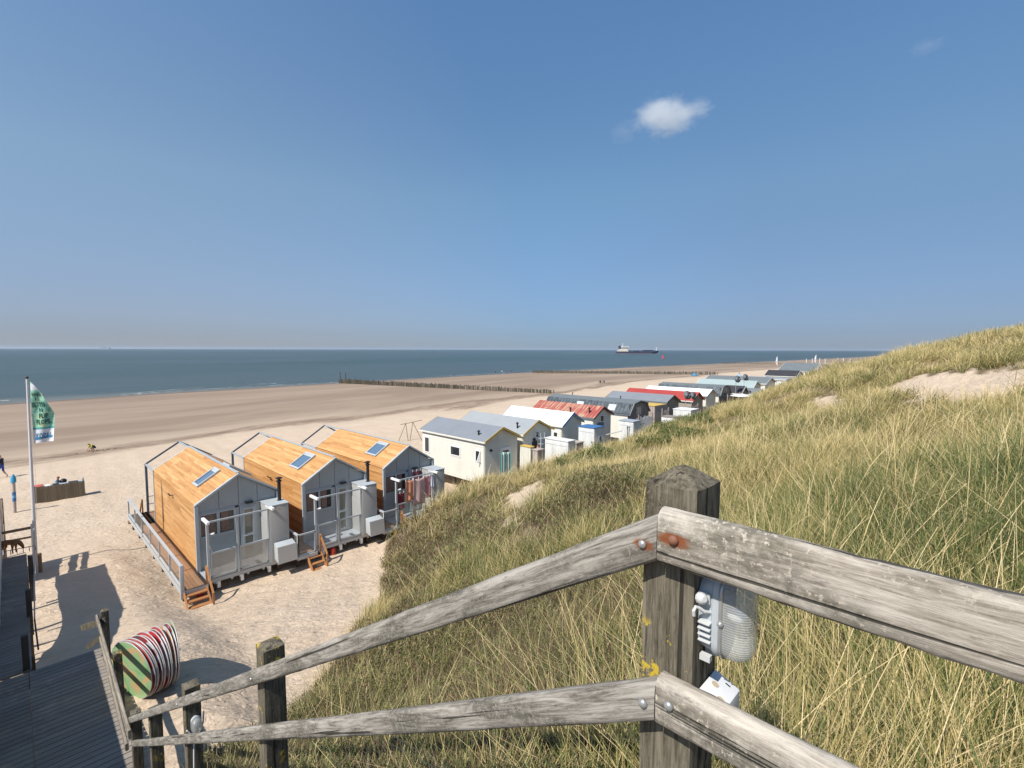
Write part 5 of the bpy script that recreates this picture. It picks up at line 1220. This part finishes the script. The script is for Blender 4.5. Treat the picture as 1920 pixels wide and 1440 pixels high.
# dog at the walkway end
J=[(0,0,.50,.10),(.18,0,.50,.10),(.36,0,.49,.115),(.50,0,.52,.085),(.60,0,.44,.06),(.66,0,.34,.065),(.70,0,.24,.04),(.72,0,.19,.028),(-.10,0,.50,.03),(-.22,0,.44,.02),
   (-.02,.07,.38,.06),(.05,.08,.27,.04),(-.06,.08,.15,.024),(-.02,.08,.02,.024),(-.02,-.07,.38,.06),(.05,-.08,.27,.04),(-.06,-.08,.15,.024),(-.02,-.08,.02,.024),
   (.38,.08,.34,.05),(.37,.08,.18,.027),(.38,.08,.02,.024),(.38,-.08,.34,.05),(.37,-.08,.18,.027),(.38,-.08,.02,.024),(.60,.055,.46,.022),(.585,.075,.38,.018),(.60,-.055,.46,.022),(.585,-.075,.38,.018)]
E_=[(0,1),(1,2),(2,3),(3,4),(4,5),(5,6),(6,7),(0,8),(8,9),(0,10),(10,11),(11,12),(12,13),(0,14),(14,15),(15,16),(16,17),(2,18),(18,19),(19,20),(2,21),(21,22),(22,23),(4,24),(24,25),(4,26),(26,27)]
p=atY(16,1040,22.9); figure('dog',J,E_,[0]*len(J),[M['fur']],'ginger brown dog with lowered head behind the wire grille','dog',.82,(float(p[0])-.1,22.9,ZP-.0),R(-38))
# ---------------- flagpole with printed flag ----------------
fb=(float(atY(63.5,1030,26.8)[0])+.03,26.8,.4); fp=atY(50.5,709,26.8)
fl=thing('flagpole',fb,'tall white pole with a mint green printed flag at the left','flagpole')
obj('pole',MB().tube([fb,((fp[0]+fb[0])/2,26.8,(fp[2]+.4)/2),tuple(fp)],[.062,.052,.036],12),M['whitepole'],fl,smooth=True,auto=True)
obj('cap',MB().lathe(tuple(fp),[(.045,-.02),(.055,.03),(.03,.07)],12),M['black'],fl)
def pole_at(z): t=(z-.4)/(fp[2]-.4); return Vector((fb[0]*(1-t)+fp[0]*t,26.8,z))
zt_=float(atY(57,716,26.8)[2]); zb2=float(atY(64,831,26.8)[2]); FHt=zt_-zb2
dirf=Vector((.93,-.36,0)).normalized(); nf=Vector((dirf.y,-dirf.x,0))
FWd=.66
def fpt(u,v,off=0):   # u across 0..1, v down 0..1
    wmax=min(1,(v*1.85)**.72) if v<.55 else 1-.10*(v-.55)
    wmax=max(wmax,.02)
    a=pole_at(zt_-FHt*v)+dirf*.09
    x=u*FWd*wmax
    wave=.07*math.sin(5.2*x+v*3.2)*(x/FWd)+.03*math.sin(13*x+5*v)
    slope=.11*math.sin(2.2*x)*(1-v)*0+ (-.02+.10*v)*x
    return a+dirf*x+Vector((0,0,slope))+nf*(wave+off)
k=NT('mint_print'); n=k.noise(k.pos((1,1,1)),5.5,3,.5,.6)
M['mint']=k.fin(k.ramp(n,[(.36,(.12,.36,.28)),(.46,(.22,.50,.38)),(.56,(.33,.60,.44)),(.66,(.46,.60,.32))]),.8)
M['flagwhite']=paint('flag_white',(.66,.68,.72),.8,.04,3); M['flagblue']=paint('flag_blue',(.04,.20,.36),.8,.1,5); M['ink']=paint('flag_ink',(.02,.07,.05),.8,.1,5); M['teal2']=paint('flag_teal',(.10,.36,.36),.8,.1,5)
fm=MB(); nu,nv=26,60
vs=[fpt(i/nu,j/nv) for j in range(nv+1) for i in range(nu+1)]
for j in range(nv):
    for i in range(nu):
        v=(j+.5)/nv; m=0
        if v<.13: m=1 if .04<v else 0
        if v>.79: m=1
        if .755<v<=.79: m=2
        n0=j*(nu+1)+i
        fm.f.append([n0,n0+1,n0+nu+2,n0+nu+1]); fm.t.append(.5); fm.m.append(m)
fm.v=[tuple(q) for q in vs]
fo=obj('flag',fm,[M['mint'],M['flagwhite'],M['teal2']],fl,smooth=True)
def flagtext(txt,uc,vc,hv,wmaxu,mat,name='lettering',slant=0):
    cu=bpy.data.curves.new('t','FONT'); cu.body=txt; cu.size=1; cu.align_x='CENTER'; cu.align_y='CENTER'; cu.resolution_u=2; cu.offset=.02
    o=bpy.data.objects.new('t',cu); COL.objects.link(o); dg=bpy.context.evaluated_depsgraph_get(); me=bpy.data.meshes.new_from_object(o.evaluated_get(dg))
    bpy.data.objects.remove(o)
    co=np.array([v.co for v in me.vertices]); 
    x0,x1=co[:,0].min(),co[:,0].max(); y0,y1=co[:,1].min(),co[:,1].max()
    W_=wmaxu
    mb=MB(); V=[]
    for c in co:
        u=uc+((c[0]-(x0+x1)/2)/(x1-x0))*W_; v=vc-((c[1]-(y0+y1)/2)/(y1-y0))*hv+slant*(u-uc)
        u=max(.01,min(.995,u)); V.append(fpt(u,v,.012))
    # both sides of the cloth
    mb.add(V,[list(p.vertices) for p in me.polygons],.5)
    V2=[q-nf*.024 for q in V]; mb.add(V2,[list(p.vertices) for p in me.polygons],.5)
    bpy.data.meshes.remove(me); return obj(name,mb,mat,fo)
flagtext('WARMER',.50,.205,.062,.86,M['ink']); flagtext('A.F.',.44,.285,.060,.34,M['ink']); flagtext('BETTER',.46,.375,.078,.80,M['ink']); flagtext('N',.47,.465,.070,.17,M['ink'])
flagtext('FLIP',.54,.560,.078,.42,M['ink']); flagtext('FLOPS',.50,.660,.080,.62,M['ink']); flagtext('KOPAL',.52,.885,.085,.74,M['flagblue'])
mb=MB(); V=[fpt(.10+.82*i/8,.915+.035*j-.02*i/8,.010) for j in range(2) for i in range(9)]; mb.add(V,[(i,i+1,i+10,i+9) for i in range(8)],.5); obj('printed_bar',mb,M['flagblue'],fo)
obj('halyard',MB().tube([fp+Vector((.07,-.05,-.1)) if False else tuple(Vector(fp)+Vector((.08,-.03,-.15))),tuple(pole_at(4.5)+Vector((.10,-.05,0))),tuple(pole_at(2.6)+Vector((.08,-.05,0)))],.006,5),M['ropewhite'],fl)
# two feather flags far away
for (bx,by,tx,ty,lab) in ((1457.5,690,1457.5,668,'white and pink feather flag on the beach, left of the two'),(1529,684.5,1530.5,665,'white and pink feather flag on the beach, right of the two')):
    D=float((at(bx,by,-.2)-O)@CF); a=Vector(atd(bx,by,D)); b=Vector(atd(tx,ty,D)); t_=thing('feather_flag',a,lab,'beach flag','feather flags on the far beach')
    obj('pole',MB().tube([a,b],.07,6),M['white'],t_)
    w_=Vector(CR)*(2.1*D/912*3.2/2.1); up=b-a
    pts=[a+up*.30-w_*.9*0,a+up*.34-w_*.85,a+up*.62-w_*.95,a+up*.88-w_*.5,a+up*.98]
    obj('cloth',MB().prism([a+up*.28,a+up*.34-w_*.8,a+up*.62-w_*.9,a+up*.86-w_*.55,a+up*.99],tuple(Vector(CF)*.03)),M['featherwhite'],t_)
    obj('pink_print',MB().prism([a+up*.40-w_*.15,a+up*.42-w_*.65,a+up*.58-w_*.7,a+up*.56-w_*.15],tuple(Vector(CF)*-.03)),M['pinknumber'],t_)
for i,px_ in enumerate((1512,1523,1537,1547,1571,1581,1594)):
    top_y=672.5-(i%3)*.6; D=float((at(px_,686,0)-O)@CF); a=Vector(atd(px_,688,D)); b=Vector(atd(px_,top_y,D))
    top('white_mast',MB().tube([a-Vector((0,0,1)),b],.12,6),M['white'],['first','second','third','fourth','fifth','sixth','seventh'][i]+' slender white mast from the left behind the big grey pavilion roof','mast','white masts behind the big grey roof')
# beach tent, ball balloon on pole
p=at(1302,713,-.2); t_=top('beach_tent',MB().lathe((p[0],p[1],float(ground(p[0],p[1]))),[(1.0,0),(.95,.3),(.6,.7),(.1,.95)],10),M['tentblue'],'small blue beach tent on the sand beyond the huts','tent')
p=at(1386,708,1.2); D=float((p-O)@CF); t_=thing('bundle_on_pole',atd(1386,708,D),'light blue bundle with a dark pole above the slate grey roof','pole')
obj('bundle',MB().lathe(tuple(atd(1386,709,D)),[(.5,0),(.7,.3),(.5,.8),(.15,1.2)],10),M['lightblue'],t_,smooth=True); obj('pole',MB().tube([tuple(atd(1386,712,D)),tuple(atd(1386,698,D))],.10,6),M['darkwood'],t_)
p=atd(1478,694,150); top('white_dome',MB().lathe((p[0],p[1],p[2]-.6),[(.9,0),(.85,.5),(.5,1.0),(.1,1.3)],12),M['white'],'small white radar dome above the black roof','dome',smooth=True)
# ---------------- stack of round signs ----------------
def disc(i,bx,y,zb,r,tilt,yaw,facem,rim,label):
    t_=thing('round_sign',(bx,y,zb),label,'round sign','round advertising signs leaning together on the sand')
    n=Vector((math.cos(tilt)*math.cos(yaw),math.cos(tilt)*math.sin(yaw),math.sin(tilt)))   # faces +x, leaning back to -x
    up=Vector((-math.sin(tilt)*math.cos(yaw),-math.sin(tilt)*math.sin(yaw),math.cos(tilt)))
    c=Vector((bx,y,zb))+up*r
    obj('board',MB().lathe(c-n*.010,[(r*.97,0),(r*.97,.02)],44,n),facem,t_)
    a_=n.cross(up).normalized(); obj('rim',MB().tube([c+(a_*math.cos(q_)+up*math.sin(q_))*r*.985 for q_ in np.linspace(0,2*math.pi,45)],.010,6,cap=False),rim,t_,smooth=True)
    return n,up,c
def disc_tube(): pass
ZS=float(ground(1.9,12))
def sigmat(name,c1,c2,c3,sc=2.2,rot=0):
    k=NT(name); v=k.pos((sc,sc,sc),rot=(rot,.2,0)); n=k.noise(v,1.,2,.4,1.2); return k.fin(k.ramp(n,[(.36,c1),(.45,c2),(.50,c2),(.57,c3)]),.4)
SM=[sigmat('sign_print_green',(.16,.36,.14),(.28,.44,.22),(.55,.36,.18)),sigmat('sign_print_red',(.40,.045,.045),(.46,.08,.07),(.52,.50,.51),1.6),sigmat('sign_print_white',(.60,.60,.64),(.66,.66,.70),(.50,.04,.05),1.5,1),sigmat('sign_print_dark',(.10,.09,.09),(.30,.04,.05),(.55,.55,.58),2.4,2),sigmat('sign_print_orange',(.55,.20,.04),(.60,.34,.10),(.60,.60,.6),2.6)]
SEQ=[0,1,2,1,3,2,1,2,3,1,4,3,0]
LB=['round sign leftmost in the leaning stack, green and orange face showing','second round sign of the stack, red board behind the green one','third round sign of the stack, white board with thin red print','fourth round sign of the stack, red board','fifth round sign of the stack, dark board','sixth round sign of the stack, white board','seventh round sign of the stack, middle red board','eighth round sign of the stack, white board right of the middle','ninth round sign of the stack, dark board','tenth round sign of the stack, red board','eleventh round sign of the stack, orange printed board','twelfth round sign of the stack, dark board next to the last','last round sign of the stack at the right, green back in the sun']
ZS=float(ground(2.1,11.9))
for i,si in enumerate(SEQ):
    f=i/12; r_=.62+.012*math.sin(i*2.3); yw=[.42,.46,.47,.44,.36,.34,.31,.24,.22,.18,.10,.07,.0][i]
    bx_=1.70+.42*f+(.012 if i%3 else -.012); by_=11.62+.05*f
    disc(i,bx_-math.sin(yw)*r_,by_+math.cos(yw)*r_,ZS-.02,r_,R(3-6*f),yw,SM[si],M['rimmetal'],LB[i])
# sign legs (wooden easel bits) beside the stack
# ---------------- wind break bar on the beach, with cushions and a sunbather ----------------
M['fenceboards']=wood('fence_boards',[(0,(.12,.095,.06)),(.5,(.19,.15,.10)),(1,(.25,.21,.15))],.85,2,.4)
bx0,bx1=.50,2.86; gy0=40.15; gb=float(ground(1.6,40))
wbk=thing('plank_windbreak',(1.6,40.4,gb),'low brown plank enclosure on the sand right of the flagpole','plank box')
Vf=Vector((bx1-bx0,-.0,0))
obj('front_boards',MB().planks((bx0,gy0,gb-.05),(0,0,1),(1,0,0),1.02,bx1-bx0,.13,.03,5,.01),M['fenceboards'],wbk)
obj('side_boards',MB().planks((bx0,gy0+.02,gb-.05),(0,0,1),(0,1,0),1.02,.75,.13,.03,5,.01).planks((bx1,gy0+.02,gb-.05),(0,0,1),(0,1,0),1.0,.75,.13,.03,5,.01),M['greytimber'],wbk)
obj('back_boards',MB().planks((bx0,gy0+.78,gb-.05),(0,0,1),(1,0,0),.9,bx1-bx0,.13,.03,5,.01),M['greytimber'],wbk)
obj('top_shelf',MB().box(bx0+.02,bx1-.02,gy0+.03,gy0+.76,gb+.84,gb+.87),M['steel'],wbk)
for x in (bx0,bx1-.08): obj('corner_post',MB().box(x,x+.08,gy0+.05,gy0+.13,gb-.1,gb+1.15),M['steel'],wbk)
def cushion(name,label,x0,x1,y0,y1,z,h,mat): return top(name,MB().box(x0,x1,y0,y1,z,z+h),mat,label,'cushion','things lying on the plank enclosure',bevel=.03)
M['salmon']=paint('salmon_red_cloth',(.50,.12,.08),.8,.12,6)
zt2=gb+.873
cushion('cushion','salmon red cushion nearest the flagpole, front of two',.58,1.0,gy0+.08,gy0+.38,zt2,.12,M['salmon']); cushion('cushion','salmon red cushion nearest the flagpole, back of two',.60,1.02,gy0+.42,gy0+.72,zt2,.12,M['salmon'])
cushion('towel','white towel on the plank enclosure beside the red cushions',1.08,1.35,gy0+.08,gy0+.7,zt2,.06,M['whitecloth']); cushion('bag','dark blue bag in the middle of the plank enclosure',1.42,1.72,gy0+.1,gy0+.5,zt2,.10,M['navy'])
cushion('towel','grey towel on the plank enclosure in front of the sunbather',1.75,2.05,gy0+.1,gy0+.55,zt2,.06,M['steel']); cushion('bag','dark folded bag at the right end of the plank enclosure',2.15,2.6,gy0+.15,gy0+.6,zt2,.08,M['rubber'])
person('person in pale blue top sitting behind the plank enclosure',(1.62,gy0+1.05,gb+.42),R(-20),'sit',[M['skin'],M['paleblue'],M['denim'],M['hair']],1.7)
t_=thing('bucket_seat',(1.75,gy0+1.1,gb),'dark round item beside the person at the enclosure','bag'); obj('body',MB().lathe((1.95,gy0+1.0,gb+.8),[(.10,0),(.17,.08),(.17,.2),(.08,.28)],12),M['black'],t_,smooth=True)
b_=thing('bench',(1.6,gy0+1.1,gb),'low wooden bench behind the plank enclosure','bench'); obj('seat',MB().box(.9,2.4,gy0+.86,gy0+1.3,gb+.42,gb+.47),M['greytimber'],b_)
for x in (1.0,2.3): obj('leg',MB().box(x-.04,x+.04,gy0+.9,gy0+1.26,gb-.05,gb+.42),M['greytimber'],b_)
# blue topped beach marker
p=at(28,966,.05); Yb=float(p[1]); z0=float(ground(p[0],Yb)); zT=float(atY(24,889,Yb)[2]); pT=atY(24.5,889,Yb)
mk=thing('beach_marker_post',(p[0],Yb,z0),'slim timber marker post with bright blue pointed top and blue sleeve','marker post')
A_=Vector((p[0],Yb,z0-.2)); B_=Vector((pT[0],Yb,zT)); Lr=lambda f:A_.lerp(B_,f)
obj('post',MB().tube([Lr(0),Lr(.86)],.075,12),M['paletimber'],mk,smooth=True,auto=True)
obj('pointed_top',MB().tube([Lr(.80),Lr(.90),Lr(1.0)],[.115,.12,.02],12),M['brightblue'],mk,smooth=True,auto=True)
obj('sleeve',MB().tube([Lr(.36),Lr(.58)],.085,12),M['blue'],mk,smooth=True,auto=True)
obj('sleeve_print',MB().tube([Lr(.44),Lr(.50)],.087,12),M['lightblue'],mk,smooth=True,auto=True)
# ---------------- ship, buoy, far ship ----------------
D=1560.; sc=D/912
def sp_(x,y,dy=0): return Vector(atd(x,y,D))+Vector(CF)*dy
sx0,sx1=1155,1235
SA=Vector(atd(sx0,662.6,D)); SB=Vector(atd(sx1,662.9,D)); SA.z=SB.z=-2.5; dS=(SB-SA).normalized(); LS=(SB-SA).length; nS=Vector((-dS.y,dS.x,0))
sh=thing('cargo_ship',(SA+SB)/2,'dark hulled tanker ship with white bridge at the stern sailing offshore','ship')
def S(u,v,w): return SA+dS*(u*LS)+nS*w+Vector((0,0,v))
def hull(z0,z1,mat,name,infl=0):
    L=[]; N=24
    for zz,bow in ((z0,.965),((z0+z1)/2,.98),(z1,1.0)):
        ring=[]
        for i in range(N+1): u=i/N*bow; wdt=9.5*min(1,(u/.05+.55))*(1-max(0,(u/bow-.82)/.18)**1.8)+infl; ring.append(S(u,zz+(2.6 if (u>.93*bow and z1>3 and zz==z1) else 0),wdt))
        for i in range(N,-1,-1): u=i/N*bow; wdt=9.5*min(1,(u/.05+.55))*(1-max(0,(u/bow-.82)/.18)**1.8)+infl; ring.append(S(u,zz+(2.6 if (u>.93*bow and z1>3 and zz==z1) else 0),-wdt))
        L.append(ring)
    return obj(name,loft(MB(),L),mat,sh)
hull(-.5,1.4,M['hullred'],'lower_hull',.05); hull(1.4,6.6,M['hullblue'],'hull')
def sbox(u0,u1,z0,z1,w,mat,name): return obj(name,MB().prism([S(u0,z0,-w),S(u1,z0,-w),S(u1,z0,w),S(u0,z0,w)],(0,0,z1-z0)),mat,sh)
sbox(.03,.27,6.6,10.5,8,M['ivory'],'superstructure'); sbox(.07,.26,10.5,14.5,7.5,M['ivory'],'superstructure'); sbox(.12,.265,14.5,19.,7,M['ivory'],'superstructure'); br=sbox(.11,.29,19.,23,9.3,M['white'],'bridge'); obj('window_band',MB().prism([S(.13,20.2,-9.4),S(.292,20.2,-9.4),S(.292,20.2,9.4),S(.13,20.2,9.4)],(0,0,1.3)),M['black'],br)
sbox(.06,.115,14.5,24.5,3,M['hullblue'],'funnel')
obj('mast',MB().tube([S(.155,23,0),S(.155,33,0)],.8,6).tube([S(.15,28,-3),S(.15,28,3)],.4,5),M['white'],sh); obj('foremast',MB().tube([S(.945,6,0),S(.945,21,0)],[1.1,.7],6),M['white'],sh)
for i in range(8): sbox(.34+.075*i,.34+.075*i+.05,6.6,8.2+1.6*((i*7)%3)/2,5,M['hullblue'] if i%3 else M['brownwood'],'deck_tank')
obj('pipe_rack',MB().tube([S(.3,8.6,0),S(.9,9.2,0)],.9,6).tube([S(.62,10.5,1),S(.86,11,1)],1.1,6),M['hullblue'],sh)
wk=MB(); wk.add([S(-.02,.12,-5),S(-.02,.12,5),S(-1.25,.06,9),S(-1.25,.06,-9)],[(0,1,2,3)]).add([S(.90,.12,-9),S(.97,.12,-5),S(.99,.5,-3),S(.9,.5,-10.5)],[(0,1,2,3)])
props(top('ship_wake',wk,M['foamplain'],'thin white wake line behind the tanker','wake'),kind='stuff')
D2=(at(1243,672,-2.5)-O)@CF; a=Vector(at(1243,671.8,-2.5)); bu=thing('channel_buoy',a,'red channel buoy right of the tanker','buoy')
obj('float',MB().lathe(a+Vector((0,0,-.5)),[(1.6,0),(2.3,.5),(2.3,1.2),(1.2,1.5)],12),M['buoyred'],bu); obj('tower',MB().lathe(a,[(1.1,.9),(.35,4.8),(.5,4.9),(.5,5.6),(.2,5.7)],8),M['buoyred'],bu)
D=9000.; SA=Vector(atd(187,652,D)); SB=Vector(atd(206,652,D)); SA.z=SB.z=-2.5; dS=(SB-SA).normalized(); LS=(SB-SA).length; nS=Vector((-dS.y,dS.x,0))
sh=thing('distant_ship',(SA+SB)/2,'faint large ship on the horizon at the left','ship')
sbox(0,1,0,22,14,M['farship'],'hull'); sbox(.08,.45,22,46,12,M['farship'],'superstructure'); sbox(.55,.95,22,34,12,M['farship'],'deckhouse')
# ---------------- cloud ----------------
def cloud(label,px_,py_,w_,h_,dist,dens,seed,rotz=0):
    c=Vector(atd(px_,py_,dist)); sx=w_*dist/912/2; sz=h_*dist/912/2
    bm=bmesh.new(); bmesh.ops.create_icosphere(bm,subdivisions=3,radius=1); me=bpy.data.meshes.new('cloud'); bm.to_mesh(me); bm.free()
    o=bpy.data.objects.new('cloud',me); COL.objects.link(o); o.location=c; o.scale=(sx,sx,sz); o.rotation_euler=(0,0,AZ-math.pi/2); props(o,label,'cloud')
    m=bpy.data.materials.new('cloud_vapour'); m.use_nodes=True; t=m.node_tree; t.nodes.clear()
    out=t.nodes.new('ShaderNodeOutputMaterial'); pv=t.nodes.new('ShaderNodeVolumePrincipled'); pv.inputs['Color'].default_value=(1,1,1,1); pv.inputs['Anisotropy'].default_value=.2
    tc=t.nodes.new('ShaderNodeTexCoord'); nz=t.nodes.new('ShaderNodeTexNoise'); nz.inputs['Scale'].default_value=2.1; nz.inputs['Detail'].default_value=6; nz.inputs['Roughness'].default_value=.68; nz.noise_dimensions='4D'; nz.inputs['W'].default_value=seed; nz.inputs['Distortion'].default_value=.5
    le=t.nodes.new('ShaderNodeVectorMath'); le.operation='LENGTH'; t.links.new(tc.outputs['Object'],le.inputs[0]); t.links.new(tc.outputs['Object'],nz.inputs['Vector'])
    a_=t.nodes.new('ShaderNodeMath'); a_.operation='MULTIPLY_ADD'; t.links.new(le.outputs['Value'],a_.inputs[0]); a_.inputs[1].default_value=-.62; t.links.new(nz.outputs['Fac'],a_.inputs[2])
    mr=t.nodes.new('ShaderNodeMapRange'); mr.inputs[1].default_value=.14; mr.inputs[2].default_value=.36; mr.inputs[3].default_value=0; mr.inputs[4].default_value=dens; t.links.new(a_.outputs[0],mr.inputs[0])
    t.links.new(mr.outputs[0],pv.inputs['Density']); t.links.new(pv.outputs[0],out.inputs['Volume']); me.materials.append(m); return o
cloud('small white cloud high in the sky, right of centre',1250,214,215,118,1500,.0125,3.1)
cloud('thin right-hand streak of the small white cloud',1305,204,110,52,1500,.007,9.4)
cloud('faint wisp of cloud just below left of the small white cloud',1168,248,100,62,1500,.0018,7.7)
cloud('faint wisp of cloud near the top right of the sky',1735,88,100,40,1500,.0022,5.2)
# ---------------- haze over the sea and the far beach ----------------
hz=MB().box(-29000,29000,-2900,38000,-10.2,60.)
hm=bpy.data.materials.new('sea_haze'); hm.use_nodes=True; ht=hm.node_tree; ht.nodes.clear(); ho=ht.nodes.new('ShaderNodeOutputMaterial'); hv=ht.nodes.new('ShaderNodeVolumePrincipled')
hv.inputs['Color'].default_value=(.72,.80,.92,1); hv.inputs['Density'].default_value=4.5e-5; hv.inputs['Anisotropy'].default_value=.2; ht.links.new(hv.outputs[0],ho.inputs['Volume'])
props(obj('haze',hz,hm),'thin summer haze over the sea','haze',None,'stuff')
